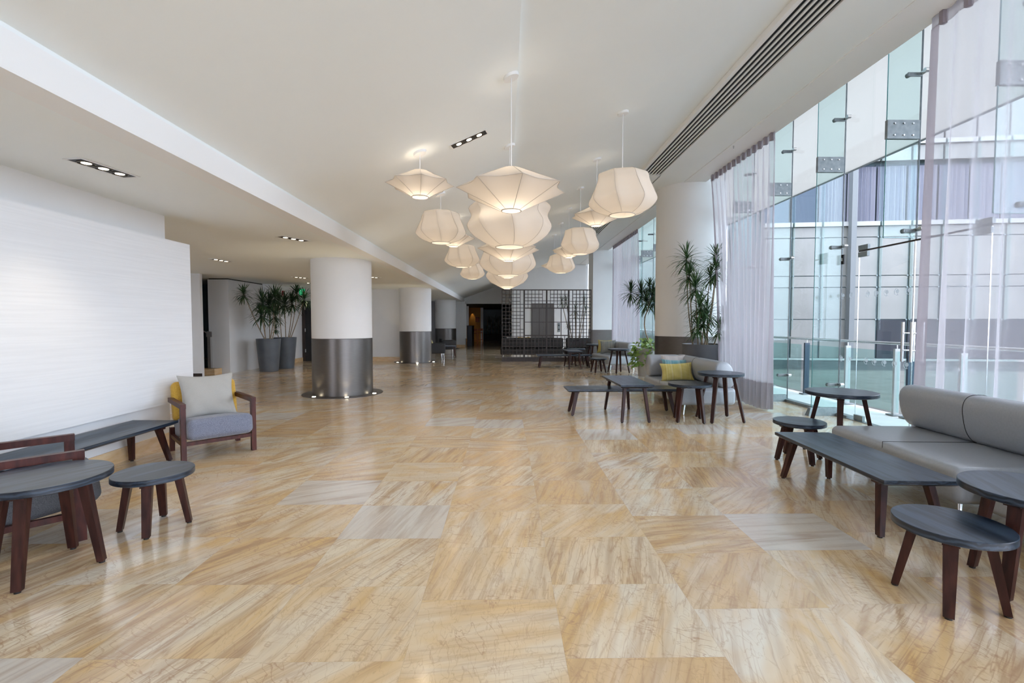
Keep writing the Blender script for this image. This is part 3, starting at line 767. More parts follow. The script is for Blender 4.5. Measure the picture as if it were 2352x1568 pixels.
# ================================================================= CURTAINS
def curtain(name, label, y_top, y_bot, ztop=4.67, zbot=.03, x=4.47, folds=14, amp=.07, group='sheer curtains', dark_from=None, hem=.45, seed=1):
    """y_top/y_bot: (near, far) extents at the header and at the hem"""
    rnd = random.Random(seed)
    yc = (y_top[0] + y_top[1]) / 2
    t = thing(name, label, 'curtain', (x, yc, zbot), group=group)
    nu = folds * 10; nv = 18
    ph = [rnd.uniform(-.5, .5) for _ in range(folds + 2)]; am = [rnd.uniform(.55, 1.25) for _ in range(folds + 2)]
    H = ztop - zbot
    def P(i, s, off=0.0):
        f = i / nu
        yt = y_top[0] + (y_top[1] - y_top[0]) * f; yb = y_bot[0] + (y_bot[1] - y_bot[0]) * f
        k = f * folds; j = int(k); fr = k - j
        a_ = am[j] * (1 - fr) + am[j + 1] * fr; p_ = ph[j] * (1 - fr) + ph[j + 1] * fr
        e = s ** .8
        yy = yt + (yb - yt) * e
        wv = math.sin(2 * PI * k + p_ * 2 * e)
        xx = off + (amp * .5 + amp * 1.1 * e) * a_ * wv * (.6 + .4 * e)
        yy += .35 * amp * math.cos(2 * PI * k * 1.0 + p_ * 3) * e
        return (xx, yy - yc, H * (1 - s))
    def sheet(s0, s1, n, off=0.0):
        q = MB(); vs = [P(i, s0 + (s1 - s0) * j / n, off) for j in range(n + 1) for i in range(nu + 1)]
        fs = [(j * (nu + 1) + i, j * (nu + 1) + i + 1, (j + 1) * (nu + 1) + i + 1, (j + 1) * (nu + 1) + i) for j in range(n) for i in range(nu)]
        return q.add(vs, fs)
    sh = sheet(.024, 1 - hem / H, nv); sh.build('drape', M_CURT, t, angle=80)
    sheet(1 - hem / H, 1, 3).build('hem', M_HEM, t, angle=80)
    # pleated header tape
    hb = MB(); vs = []
    hn = folds * 8
    for i in range(hn + 1):
        f = i / hn; yt = y_top[0] + (y_top[1] - y_top[0]) * f - yc
        xx = -.008 + .016 * math.sin(2 * PI * f * folds)
        vs += [(xx, yt, H - .125), (xx * 1.2, yt, H)]
    hb.add(vs, [(2 * i, 2 * i + 2, 2 * i + 3, 2 * i + 1) for i in range(hn)])
    hb.build('header_tape', M_HEM, t, angle=80)
    for i in range(folds):
        yt = y_top[0] + (y_top[1] - y_top[0]) * (i + .5) / folds - yc
        MB().box(-.035, .02, yt - .022, yt + .022, H - .13, H).build('header_pleat', M_CURT2, t, smooth=False)
    # selvedge fold where the cloth doubles back
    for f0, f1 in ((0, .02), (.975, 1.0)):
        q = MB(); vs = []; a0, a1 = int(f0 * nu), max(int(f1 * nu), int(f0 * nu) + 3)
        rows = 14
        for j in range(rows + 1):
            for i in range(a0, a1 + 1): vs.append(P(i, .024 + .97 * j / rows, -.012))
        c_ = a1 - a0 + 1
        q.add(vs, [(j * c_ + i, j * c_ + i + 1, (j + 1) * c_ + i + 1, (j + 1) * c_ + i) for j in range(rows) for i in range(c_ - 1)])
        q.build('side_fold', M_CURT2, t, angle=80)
    MB().box(-.02, .02, y_top[0] - yc, y_top[1] - yc, H, H + .03).build('track', M_TRIM, t, smooth=False)
    return t
curtain('sheer_curtain', 'large mauve sheer curtain hanging right of the round column', (7.90, 10.35), (7.90, 9.55), folds=13, seed=3)
curtain('sheer_curtain', 'near mauve sheer curtain at the right edge behind the grey sofa', (1.6, 5.02), (1.6, 5.05), folds=13, seed=5)
curtain('sheer_curtain', 'distant sheer curtain between the two columns beside the windows', (16.1, 19.8), (15.9, 19.6), folds=18, x=4.50, seed=8)

# ================================================================= LANTERNS
def pol(r, a, z): return (r * math.cos(a), r * math.sin(a), z)
def shade_mesh(prof, n, pinch, rot=0.0, sub=8, rows_sub=3, twist=0.0):
    """prof: list of (r,z) top to bottom for a rib; the cloth sags in between the ribs by pinch(t)"""
    # resample the profile smoothly
    q = MB(); rows = []
    m_ = len(prof)
    pts = []
    for j in range(m_ - 1):
        for k in range(rows_sub):
            s = k / rows_sub; pts.append((prof[j][0] * (1 - s) + prof[j + 1][0] * s, prof[j][1] * (1 - s) + prof[j + 1][1] * s, (j + s) / (m_ - 1)))
    pts.append((*prof[-1], 1.0))
    vs = []; C_ = n * sub
    rmax = max(p[0] for p in prof)
    for (r, z, t) in pts:
        for c in range(C_):
            f = (c % sub) / sub; sg = math.sin(PI * f)
            a = 2 * PI * c / C_ + rot + twist * t
            pr_ = pinch * sg * (r / rmax) ** 1.5
            vs.append(pol(r * (1 - pr_), a, z))
    R_ = len(pts)
    fs = [(j * C_ + c, j * C_ + (c + 1) % C_, (j + 1) * C_ + (c + 1) % C_, (j + 1) * C_ + c) for j in range(R_ - 1) for c in range(C_)]
    return q.add(vs, fs), pts
def crom(P, n=6):
    """smooth profile through points"""
    out = []
    for i in range(len(P) - 1):
        p0 = P[max(i - 1, 0)]; p1 = P[i]; p2 = P[i + 1]; p3 = P[min(i + 2, len(P) - 1)]
        for k in range(n):
            t = k / n
            out.append(tuple(.5 * (2 * p1[d] + (p2[d] - p0[d]) * t + (2 * p0[d] - 5 * p1[d] + 4 * p2[d] - p3[d]) * t * t + (3 * p1[d] - p0[d] - 3 * p2[d] + p3[d]) * t ** 3) for d in range(2)))
    out.append(P[-1]); return out
def lantern(kind, x, y, z, R, label, rot=0.0, group='white fabric pendant lanterns', tilt=0.0):
    t = thing('pendant_lantern', label, 'lantern', (x, y, z), 0, group)
    n = 8; tw = 0.0 if kind == 'star' else .45
    if kind == 'star':
        prof = [(.10, .20 * R / .56 * 1.05), (.55 * R, .115 * R / .56), (R, 0), (.55 * R, -.115 * R / .56), (.10, -.21 * R / .56)]
        top = prof[0][1]
        sh, pts = shade_mesh(prof, n, .16, rot, 8, 4)
    elif kind == 'pumpkin':
        P = [(.10, .335), (.40, .34), (.735, .29), (.80, .17), (.93, .0), (1.0, -.14), (.76, -.27), (.38, -.345)]
        P = [(r * R if i else .06, zz * R / .5 * .92) for i, (r, zz) in enumerate(P)]
        prof = crom(P, 4); top = P[0][1]
        sh, pts = shade_mesh(prof, n, .12, rot, 8, 1, tw)
    else:  # double: two bulges with a waist
        P = [(.10, .34), (.60, .33), (.96, .22), (.90, .08), (1.0, -.06), (.86, -.20), (.55, -.32), (.33, -.36)]
        P = [(r * R if i else .06, zz * R / .6) for i, (r, zz) in enumerate(P)]
        prof = crom(P, 4); top = P[0][1]
        sh, pts = shade_mesh(prof, n, .12, rot, 8, 1, tw)
    sh.build('lamp_shade', M_LANT, t, angle=60)
    wr = MB()
    for k in range(n):
        a = 2 * PI * k / n + rot
        wr.tube([pol(r + .002, a + tw * tt, zz) for r, zz, tt in pts], .0026, 5, caps=False)
    if kind == 'star':
        rim = []
        for c in range(n * 8):
            f = (c % 8) / 8; rim.append(pol((R + .002) * (1 - .16 * math.sin(PI * f)), 2 * PI * c / (n * 8) + rot, 0))
        wr.tube(rim, .0026, 5, closed=True)
    wr.build('wire_frame', M_WIRE, t)
    rb, zb = pts[-1][0], pts[-1][1]
    MB().tube([pol(rb, 2 * PI * k / 32, zb) for k in range(32)], .006, 6, closed=True).build('bottom_ring', M_WIRE, t)
    zc = zl(x) if x < XK else zr(x)
    h = zc - z
    MB().tube([(0, 0, top - .02), (0, 0, h - .01)], .006, 6).build('cord', M_WPLAST, t)
    slope = .363 if x < XK else .24
    c_ = MB().lathe([(.075, -.030), (.078, 0)], 32)
    c_.v = [(p[0], p[1], h + p[2] + slope * p[0]) for p in c_.v]
    c_.build('ceiling_canopy', M_WPLAST, t)
    MB().lathe([(.004, .05), (.03, .03), (.035, 0), (.025, -.03), (.004, -.045)], 16).build('bulb', M_BULB, t)
    d = bpy.data.lights.new('lantern_glow', 'POINT'); d.energy = 4.2 * (R / .5) ** 2; d.color = (1, .85, .68); d.shadow_soft_size = .06
    lo = bpy.data.objects.new('lantern_glow', d); COL.objects.link(lo); lo.parent = t; lo.location = (0, 0, -.08)
    return t
S = 1.87
def zrow(x, y, u, v): return 1.5 + (741 - v) / F * y
cen = [('star', 4.90, 440, .56), ('double', 6.80, 511, .60), ('star', 8.65, 573, .57), ('pumpkin', 10.5, 592, .62), ('star', 12.4, 619, .60), ('double', 14.25, 629, .63), ('star', 16.1, 648, .62)]
cl = ['largest star-shaped lantern hanging nearest the camera in the middle row', 'tall drum lantern directly behind the nearest star lantern', 'flat star lantern third in the middle row, below the big drum lantern',
      'round lantern fourth in the middle row', 'flat star lantern fifth in the middle row', 'round lantern near the bottom of the middle stack, sixth in the row', 'last and lowest star lantern of the middle row, above the lattice screen']
for i, (k, y, v, R) in enumerate(cen):
    lantern(k, .065, y, zrow(0, y, 0, v), R, cl[i], rot=A(10 + 23 * i))
rig = [('pumpkin', 6.77, 447, .475), ('star', 8.67, 498, .46), ('pumpkin', 10.52, 555, .44), ('star', 12.38, 577, .45), ('pumpkin', 14.2, 606, .43), ('star', 16.1, 611, .45)]
rl = ['large faceted lantern nearest the vent in the right row', 'flat star lantern partly behind the large right lantern', 'round ribbed lantern third in the right row', 'flat star lantern peeking out behind the third right lantern',
      'small ribbed lantern low in the right row', 'farthest flat star lantern of the right row']
for i, (k, y, v, R) in enumerate(rig):
    lantern(k, 1.66, y, zrow(0, y, 0, v), R, rl[i], rot=A(5 + 17 * i))
lef = [('star', 5.93, 428, .415), ('pumpkin', 7.80, 524, .40), ('star', 9.70, 549, .43), ('pumpkin', 11.6, 589, .42), ('star', 13.5, 600, .42), ('pumpkin', 15.3, 623, .40)]
ll = ['flat star lantern alone at the upper left of the cluster', 'round ribbed lantern below the upper left star lantern', 'flat star lantern half hidden behind the left round lantern', 'round ribbed lantern fourth in the left row',
      'flat star lantern peeking out behind the fourth left lantern', 'last and lowest round lantern of the left row']
for i, (k, y, v, R) in enumerate(lef):
    lantern(k, -1.045, y, zrow(0, y, 0, v), R, ll[i], rot=A(12 + 19 * i))

# ================================================================= DOWNLIGHTS
def downlight(p, ang, label, n=3, tiltslope=0.0, power=20):
    t = thing('recessed_downlight', label, 'downlight', p, 0, 'recessed downlights')
    Lh = .075 * n + .01; W = .068
    R = Matrix.Rotation(-math.atan(tiltslope), 3, 'Y') @ Matrix.Rotation(ang, 3, 'Z')
    t.rotation_euler = R.to_euler()
    f = MB(); b_ = .018
    f.box(-Lh - b_, Lh + b_, -W - b_, -W, -.006, .0); f.box(-Lh - b_, Lh + b_, W, W + b_, -.006, .0)
    f.box(-Lh - b_, -Lh, -W, W, -.006, .0); f.box(Lh, Lh + b_, -W, W, -.006, .0)
    f.build('frame', M_WPLAST, t, smooth=False)
    MB().box(-Lh, Lh, -W, W, -.004, -.002).build('housing', M_BLACK, t, smooth=False)
    for k in range(n):
        x = (k - (n - 1) / 2) * .14
        c = MB().lathe([(.056, -.0045), (.062, -.0045), (.062, -.010), (.056, -.010)], 28, (x, 0, 0), caps=False).build('reflector', M_REFL, t)
        MB().lathe([(.034, -.006), (.034, -.008)], 24, (x, 0, 0)).build('lamp', M_SPOT, c)
    d = bpy.data.lights.new('downlight_beam', 'SPOT'); d.energy = power; d.spot_size = 1.7; d.spot_blend = .8; d.color = (1, .84, .62); d.shadow_soft_size = .06
    lo = bpy.data.objects.new('downlight_beam', d); COL.objects.link(lo); lo.parent = t; lo.location = (0, 0, -.05)
zc = ZS - .001
downlight(at(238, 386, zc), A(80), 'three-lamp downlight nearest the left wall panel')
downlight(at(674, 548, zc), A(62), 'downlight in the low ceiling before the nearest round column')
downlight(at(508, 597.5, zc), A(80), 'downlight above the stairwell side of the left recess')
downlight(at(690, 637, zc), A(62), 'small downlight above the potted plants')
downlight(at(712, 650, zc), A(62), 'farthest downlight beside the exit sign, partly behind the nearest column', n=2)
downlight(at(856, 636, zc), A(62), 'downlight just right of the nearest round column')
# in the sloped ceiling
pr_ = ray(1077, 319.5); k_ = None
# intersect with left slope z = zl(x)
k_ = (zl(0) - 1.5) / (pr_.z - .363 * pr_.x); P6 = EYE + pr_ * k_
downlight(Vector((P6.x, P6.y, zl(P6.x) - .001)), A(-10), 'three-lamp downlight in the sloping ceiling, left of the middle lanterns', tiltslope=.363)
t = thing('sprinkler', 'tiny ceiling sprinkler head beside the vent above the large curtain', 'sprinkler', at(1685, 333, ZR))
MB().lathe([(.03, -.005), (.03, 0)], 16).build('rosette', M_WPLAST, t)
MB().lathe([(.008, -.06), (.012, -.03), (.012, -.005)], 12).build('nozzle', M_STEEL, t)

# ================================================================= FURNITURE
def leg_mb(tx, ty, bx, by, zt, wt=.062, wb=.046, zb=.012, thin=.75, ang=0.0):
    """tapered square leg from (tx,ty,zt) to (bx,by,zb)"""
    ca, sa = math.cos(ang), math.sin(ang)
    def ringp(x, y, z, w_): return [(x + (i * w_ / 2) * ca - (j * w_ * thin / 2) * sa, y + (i * w_ / 2) * sa + (j * w_ * thin / 2) * ca, z) for i, j in ((-1, -1), (1, -1), (1, 1), (-1, 1))]
    return MB().hexa(ringp(bx, by, zb, wb), ringp(tx, ty, zt, wt))
def round_table(x, y, h, r, rz, label, splay=.085, name='round_side_table'):
    t = thing(name, label, 'table', (x, y, 0), rz, 'round side tables')
    th = .044
    MB().lathe([(r - .012, h - th), (r, h - th + .006), (r, h - .003), (r - .003, h)], 72).build('tabletop', M_TOP, t)
    # cross-shaped apron under the top
    a = MB()
    for q in (PI / 4, -PI / 4): a.obox((0, 0, h - th - .012), (r * 1.55, .07, .024), q)
    a.build('apron', M_WOOD, t, smooth=False)
    rt = r * .60; rb = r * .60 + splay * (h / .43) ** .8
    for k in range(4):
        q = PI / 4 + k * PI / 2
        l = leg_mb(rt * math.cos(q), rt * math.sin(q), rb * math.cos(q), rb * math.sin(q), h - th - .02, ang=q + PI / 2).build('leg', M_WOOD, t, smooth=False)
        MB().lathe([(.016, 0), (.016, .014)], 12, (rb * math.cos(q), rb * math.sin(q), 0)).build('foot', M_FOOT, l)
    return t
def rect_table(x, y, h, lx, ly, rz, label, name='bench_table', inset=.16, splay=.075, grp='low rectangular tables'):
    t = thing(name, label, 'table', (x, y, 0), rz, grp)
    th = .044; hx, hy = lx / 2, ly / 2
    m = MB(); c = .03
    m.hexa([(-hx + c, -hy + c, h - th), (hx - c, -hy + c, h - th), (hx - c, hy - c, h - th), (-hx + c, hy - c, h - th)],
           [(-hx, -hy, h - th * .6), (hx, -hy, h - th * .6), (hx, hy, h - th * .6), (-hx, hy, h - th * .6)])
    m.box(-hx, hx, -hy, hy, h - th * .6, h)
    m.build('tabletop', M_TOP, t, smooth=False)
    ax = hx - inset
    lo = lx >= ly
    a = MB()
    if lo:
        for s in (-1, 1): a.obox((s * ax, 0, h - th - .012), (.07, ly * .8, .024)); 
        a.obox((0, 0, h - th - .012), (2 * ax, .09, .022))
    else:
        ay = hy - inset
        for s in (-1, 1): a.obox((0, s * ay, h - th - .012), (lx * .8, .07, .024))
        a.obox((0, 0, h - th - .012), (.09, 2 * ay, .022))
    a.build('apron', M_WOOD, t, smooth=False)
    for sx_ in (-1, 1):
        for sy_ in (-1, 1):
            if lo: tx, ty, bx, by = sx_ * ax, sy_ * (hy - .10), sx_ * (ax + splay), sy_ * (hy - .045)
            else: tx, ty, bx, by = sx_ * (hx - .10), sy_ * (hy - inset), sx_ * (hx - .045), sy_ * (hy - inset + splay)
            l = leg_mb(tx, ty, bx, by, h - th - .02, ang=(PI / 2 if not lo else 0)).build('leg', M_WOOD, t, smooth=False)
            MB().lathe([(.016, 0), (.016, .014)], 12, (bx, by, 0)).build('foot', M_FOOT, l)
    return t
round_table(2.40, 2.48, .43, .255, A(2), 'low round black table nearest the right foreground, in front of the bench', splay=.072)
round_table(2.96, 2.56, .58, .33, A(-25), 'taller round black table cut by the right edge of the photo', splay=.058)
round_table(3.22, 5.11, .43, .255, A(45), 'low round black table behind the far end of the right bench')
round_table(3.83, 5.33, .72, .355, A(9), 'high round black table beside the glass door, nearest the window')
rect_table(2.87, 3.85, .43, .52, 1.44, A(-3), 'long low black bench table in front of the near grey sofa')
round_table(-2.57, 3.47, .42, .252, A(-23), 'low round black table standing alone on the left foreground', splay=.06)
round_table(-2.79, 2.88, .58, .325, A(-28), 'taller round black table at the left edge in front of the armchair', splay=.06)
rect_table(-3.86, 4.35, .43, .50, 1.78, A(-1), 'long low black bench table along the left white wall panel')
rect_table(1.92, 7.80, .43, 1.84, .46, A(1), 'long low black bench table crossing under the higher table, middle seating')
rect_table(1.95, 7.60, .58, .50, 1.28, A(1), 'higher rectangular black table standing across the middle bench', name='rectangular_side_table')
round_table(2.82, 7.18, .58, .315, A(-14), 'medium round black table before the middle grey sofa', splay=.06)
round_table(3.32, 7.24, .735, .335, A(3), 'high round black table at the near corner of the middle sofa', splay=.098)
# far group
rect_table(1.98, 15.95, .43, 1.84, .46, A(1), 'distant long low bench table in front of the lattice screen')
rect_table(2.26, 15.85, .58, .48, 1.15, A(2), 'distant rectangular table standing across the far bench', name='rectangular_side_table')
round_table(2.83, 14.3, .43, .255, A(12), 'small low round table before the far grey sofa')
round_table(3.42, 14.2, .72, .32, A(20), 'high round table at the near corner of the far grey sofa')
round_table(3.30, 17.3, .72, .34, A(10), 'high dark round table at the far end of the far sofa, by the screen')
round_table(2.55, 17.0, .58, .33, A(10), 'medium dark round table behind the far bench, close to the screen')
rect_table(-2.45, 20.9, .50, .62, .62, A(8), 'dark low square table beside the third column on the left', name='square_side_table', inset=.12)

# --- sofas
def capsule(mb, p0, p1, rx, rz_, n=30, tilt=0.0, rnd=.05, seam=None):
    """bolster with an oval section running from p0 to p1 (both at the centre of the section)"""
    p0, p1 = Vector(p0), Vector(p1); d = (p1 - p0); Ln = d.length; d.normalize(); s = d.cross(Vector((0, 0, 1))).normalized()
    up = Vector((0, 0, 1))
    st = [(0, .0), (0, .82), (.012, .93), (.03, .985), (rnd, 1.0)]
    sta = [(a, b_) for a, b_ in st] + [(Ln * k / 8, 1.0) for k in range(1, 8)] + [(Ln - a, b_) for a, b_ in reversed(st)]
    vs = []
    for a, b_ in sta:
        for k in range(n):
            q = 2 * PI * k / n
            ex = abs(math.cos(q)) ** .75 * (1 if math.cos(q) >= 0 else -1); ez = abs(math.sin(q)) ** .75 * (1 if math.sin(q) >= 0 else -1)
            lean = tilt * (ez * rz_)
            vs.append(p0 + d * a + s * (ex * rx * max(b_, .001) + lean) + up * (ez * rz_ * max(b_, .001)))
    m_ = len(sta)
    mb.add(vs, [(j * n + k, j * n + (k + 1) % n, (j + 1) * n + (k + 1) % n, (j + 1) * n + k) for j in range(m_ - 1) for k in range(n)])
    return mb
def chrome_leg(par, x, y, ox, oy, h=.17):
    MB().tube([(x, y, h + .01), (x + ox, y + oy, 0)], [.017, .010], 12).build('leg', M_CHROME, par)
def sofa(x, y, rz, ln, dp, label, end=None, mat=None, far_bolster=False, name='sofa', seams=1):
    """local: +x is the back side, y runs along the seat; far_bolster adds the second bolster across the +y end"""
    mat = mat or M_SOFA
    t = thing(name, label, 'sofa', (x, y, 0), rz, 'sofas')
    k = MB().rbox((0, 0, .305), (dp, ln, .27), .055, 12, puff=.012)
    so_ = k.build('seat', mat, t, angle=60)
    for i in range(seams):
        ys_ = -ln / 2 + ln * (i + 1) / (seams + 1)
        pth = []
        for a in range(33):
            q = a / 32 * PI
            ex = math.cos(q); pth.append((-(dp / 2 + .002) * (abs(ex) ** .12) * (1 if ex > 0 else -1) * -1, ys_, .305 + (.135 + .014) * min(1, math.sin(q) * 6) ** .5 if 0 < a < 32 else .2))
        MB().tube(pth, .0022, 5).build('seam', M_SOFADK, so_)
    bo = capsule(MB(), (dp / 2 - .17, -ln / 2 + .03, .655), (dp / 2 - .17, ln / 2 - (.0 if not far_bolster else .05), .655), .155, .215, tilt=-.18)
    b_ = bo.build('backrest', mat, t, angle=60)
    ring = []
    for kk in range(36):
        q = 2 * PI * kk / 36
        ex = abs(math.cos(q)) ** .75 * (1 if math.cos(q) >= 0 else -1); ez = abs(math.sin(q)) ** .75 * (1 if math.sin(q) >= 0 else -1)
        ring.append((dp / 2 - .17 + ex * .157 + -.18 * ez * .215, 0, .655 + ez * .217))
    MB().tube(ring, .0022, 5, closed=True).build('seam', M_SOFADK, b_)
    if far_bolster:
        capsule(MB(), (dp / 2 - .28, ln / 2 - .17, .655), (-dp / 2 + .02, ln / 2 - .17, .655), .15, .215, tilt=.0).build('arm_bolster', mat, t, angle=60)
    for sx_ in (-1, 1):
        for sy_ in (-1, 1):
            chrome_leg(t, sx_ * (dp / 2 - .13), sy_ * (ln / 2 - .13), sx_ * .03, sy_ * .04)
    return t
sofa(3.83, 4.07, A(-3.5), 1.50, 1.0, 'near grey sofa with rounded back at the right edge, under the near curtain')
sofa(3.86, 2.53, A(0), 1.45, .98, 'adjoining grey sofa section beside the near sofa, cut by the right edge')
sofa(3.27, 8.55, A(0), 1.98, .92, 'middle grey sofa with striped cushions beside the big planter', far_bolster=True)
sofa(3.62, 15.75, A(7), 1.75, .98, 'far small grey sofa with two cushions beside the square column', seams=0)
# behind the screen, seen from the back
sofa(1.12, 20.1, A(-90), 2.62, .85, 'long dark sofa behind the left part of the lattice screen', mat=M_SOFADK, seams=0)
sofa(3.05, 20.1, A(-90), 1.05, .85, 'short dark sofa behind the right part of the lattice screen', mat=M_SOFADK, seams=0)

# --- cushions
def cushion(loc, w_, h_, th, mat, label, yaw, lean, roll=0.0, group='scatter cushions', sag=.0, seed=1):
    """standing square cushion; local x across, z up, y thickness"""
    rnd = random.Random(seed)
    n = 40; vs = []; fs = []
    def shape(i, j, s):
        a = -1 + 2 * i / n; b_ = -1 + 2 * j / n
        ed = (1 - abs(a) ** 2.6) * (1 - abs(b_) ** 2.6)
        d = max(ed, 0) ** .52 * th / 2
        px = a * w_ / 2 * (1 - .12 * (1 - b_ * b_) * abs(a)**3); pz = b_ * h_ / 2 * (1 - .12 * (1 - a * a) * abs(b_)**3)
        wr = .008 * math.sin(9 * a + 5 * b_ + seed) * ed * (1 - ed * .6) + .007 * math.sin(15 * b_ + 9 * a * a + seed * 2) * ed * abs(a) ** 1.5
        return (px, s * d + wr - sag * (b_ * b_) * .0, pz + h_ / 2)
    for s in (-1, 1):
        base = len(vs)
        for j in range(n + 1):
            for i in range(n + 1): vs.append(shape(i, j, s))
        for j in range(n):
            for i in range(n):
                q = [base + j * (n + 1) + i, base + j * (n + 1) + i + 1, base + (j + 1) * (n + 1) + i + 1, base + (j + 1) * (n + 1) + i]
                fs.append(tuple(q if s < 0 else reversed(q)))
    t = thing('cushion', label, 'cushion', loc, yaw, group)
    t.rotation_euler = (lean, roll, yaw)
    MB().add(vs, fs).build('cover', mat, t, angle=80)
    per = []
    for k in range(4 * n):
        e, i = divmod(k, n)
        ij = [(i, 0), (n, i), (n - i, n), (0, n - i)][e]
        p = shape(ij[0], ij[1], 0); per.append((p[0] * 1.0, 0, p[2]))
    MB().tube(per, .0035, 5, closed=True).build('piping', mat, t)
    return t
# middle sofa: three leaning against the far bolster
cushion((3.22, 8.98, .455), .46, .44, .14, M_CTAUPE, 'taupe cushion at the back of the middle sofa stack', A(-4), A(-12), seed=1)
cushion((3.20, 8.80, .455), .50, .37, .14, M_CTEAL, 'teal striped cushion between the taupe and yellow ones on middle sofa', A(-6), A(-16), seed=2)
cushion((3.13, 8.52, .452), .58, .33, .13, M_CYEL, 'shiny yellow striped cushion at the front of the middle sofa', A(-6), A(-18), A(-3), seed=3)
# far sofa
cushion((3.42, 16.35, .455), .50, .46, .14, M_CYEL, 'yellow cushion behind the grey one on the far sofa', A(-30), A(-14), seed=4)
cushion((3.50, 16.05, .455), .54, .46, .14, M_CGREY, 'dark grey striped cushion leaning on the far sofa', A(-22), A(-16), A(-4), seed=5)
# right sofa section
cushion((3.70, 3.02, .465), .46, .46, .15, M_CTEAL, 'teal striped cushion on the right sofa at the photo edge', A(25), A(-14), seed=6)

cushion((.30, 20.12, .455), .50, .46, .14, M_CTAUPE, 'taupe cushion showing over the back of the long dark sofa behind the screen', A(8), A(12), seed=10)
cushion((.80, 20.12, .455), .50, .46, .14, M_MUST, 'brown mustard cushion showing over the long dark sofa behind the screen', A(-5), A(12), seed=11)
# --- wooden armchairs
def armchair(x, y, face, label, plabel, seat_mat, seed=1):
    """face: direction the sitter looks, radians from +x; local -y is the front"""
    rz = face + PI / 2
    t = thing('wooden_armchair', label, 'armchair', (x, y, 0), rz, 'wooden armchairs')
    W = .345; D = .36
    for s in (-1, 1):
        f = MB()
        f.box(s * W - .024, s * W + .024, -D - .03, -D + .03, 0, .575); f.build('front_leg', M_MAHOG, t, smooth=False)
        f = MB(); f.hexa([(s * W - .024, .25, 0), (s * W + .024, .25, 0), (s * W + .024, .31, 0), (s * W - .024, .31, 0)],
                         [(s * W - .024, .22, .28), (s * W + .024, .22, .28), (s * W + .024, .28, .28), (s * W - .024, .28, .28)]); f.build('rear_leg', M_MAHOG, t, smooth=False)
        f = MB(); f.box(s * W - .026, s * W + .026, -D - .032, .30, .575, .625); f.build('armrest', M_MAHOG, t, smooth=False)
        f = MB(); f.box(s * W - .018, s * W + .018, -D + .03, .28, .165, .205); f.build('side_rail', M_MAHOG, t, smooth=False)
    f = MB(); f.box(-W + .024, W - .024, -D - .015, -D + .02, .165, .205); f.box(-W + .018, W - .018, .24, .275, .165, .205); f.build('seat_rail', M_MAHOG, t, smooth=False)
    MB().rbox((0, -.075, .300), (.635, .80, .22), .055, 10, puff=.014, R=Matrix.Rotation(A(-7), 3, 'X')).build('seat_cushion', seat_mat, t, angle=60)
    R = Matrix.Rotation(A(-13), 3, 'X')
    MB().rbox((0, .30, .565), (.665, .13, .46), .05, 10, puff=.012, R=R).build('back_cushion', M_MUST, t, angle=60)
    # loose pillow: a thing of its own
    o = Matrix.Rotation(rz, 3, 'Z')
    p = Vector((x, y, 0)) + o @ Vector((0, .05, .372))
    cushion(p, .58, .54, .18, M_PILLOW, plabel, rz, A(-20), seed=seed, group='grey armchair pillows')
    return t
armchair(-3.47, 5.62, A(-46), 'mustard-backed wooden armchair with blue-grey seat at the end of the left bench', 'greige pillow leaning in the mustard-backed armchair', M_TWEED, 1)
armchair(-3.43, 3.25, A(46), 'wooden armchair cut by the left edge behind the taller round table', 'greige pillow in the armchair at the left edge', M_TWEEDD, 4)
# dark chair beyond the second column
def dark_chair(x, y, face, label):
    t = thing('dark_armchair', label, 'armchair', (x, y, 0), face + PI / 2)
    MB().rbox((0, 0, .34), (.56, .62, .18), .05, 6).build('seat', M_SOFADK, t)
    for s in (-1, 1): MB().rbox((s * .33, 0, .46), (.09, .66, .42), .04, 6).build('armrest', M_SOFADK, t)
    MB().rbox((0, .32, .50), (.70, .12, .50), .05, 6).build('backrest', M_SOFADK, t)
    for sx_ in (-1, 1):
        for sy_ in (-1, 1): chrome_leg(t, sx_ * .30, sy_ * .27, sx_ * .01, sy_ * .01, .25)
dark_chair(-2.84, 19.6, A(15), 'dark low armchair half hidden behind the second column')
cushion((-2.98, 19.55, .43), .44, .42, .14, M_CYEL, 'olive green cushion in the dark armchair', A(105), A(-14), seed=9)
dark_chair(-2.72, 22.6, A(15), 'dark low armchair farther back beside the third column')

# ================================================================= LATTICE SCREEN
t = thing('lattice_screen', 'dark wooden lattice screen on a solid base with four panels', 'screen', (1.6, 18.4, 0))
def sx__(zx): return -.12 + (zx - 215) * .002585 - 1.6
def sz__(zz): return (1243 - zz) * .00258
def bar_h(m, x0, x1, zz, w_=.011, d=.02): m.box(sx__(x0), sx__(x1), -d, d, sz__(zz) - w_, sz__(zz) + w_)
def bar_v(m, zx, z0, z1, w_=.011, d=.0195): m.box(sx__(zx) - w_, sx__(zx) + w_, -d, d, sz__(z1), sz__(z0))
MB().box(sx__(212), sx__(1556), -.05, .05, 0, sz__(1178)).build('base_board', M_DKWOOD, t, smooth=False)
MB().box(sx__(212), sx__(1556), -.035, .035, sz__(178), sz__(163)).build('top_rail', M_DKWOOD, t, smooth=False)
for zx, w_ in ((218, .014), (548, .03), (885, .03), (1215, .03), (1550, .014)):
    MB().box(sx__(zx) - w_, sx__(zx) + w_, -.036, .036, sz__(1180), sz__(176)).build('post', M_DKWOOD, t, smooth=False)
rows = [233, 287, 341, 385, 440, 495, 548, 600, 655, 708, 760, 812, 865]
low = [910, 965, 1020, 1075, 1130]
m = MB()
for c in (273, 327, 382, 435, 487): bar_v(m, c, 175, 1178)
for i, z in enumerate(rows): bar_h(m, 218, 487 if z < 380 or 610 < z < 720 else 548, z)
for z in low: bar_h(m, 218, 548, z)
m.build('lattice_panel', M_DKWOOD, t, smooth=False)
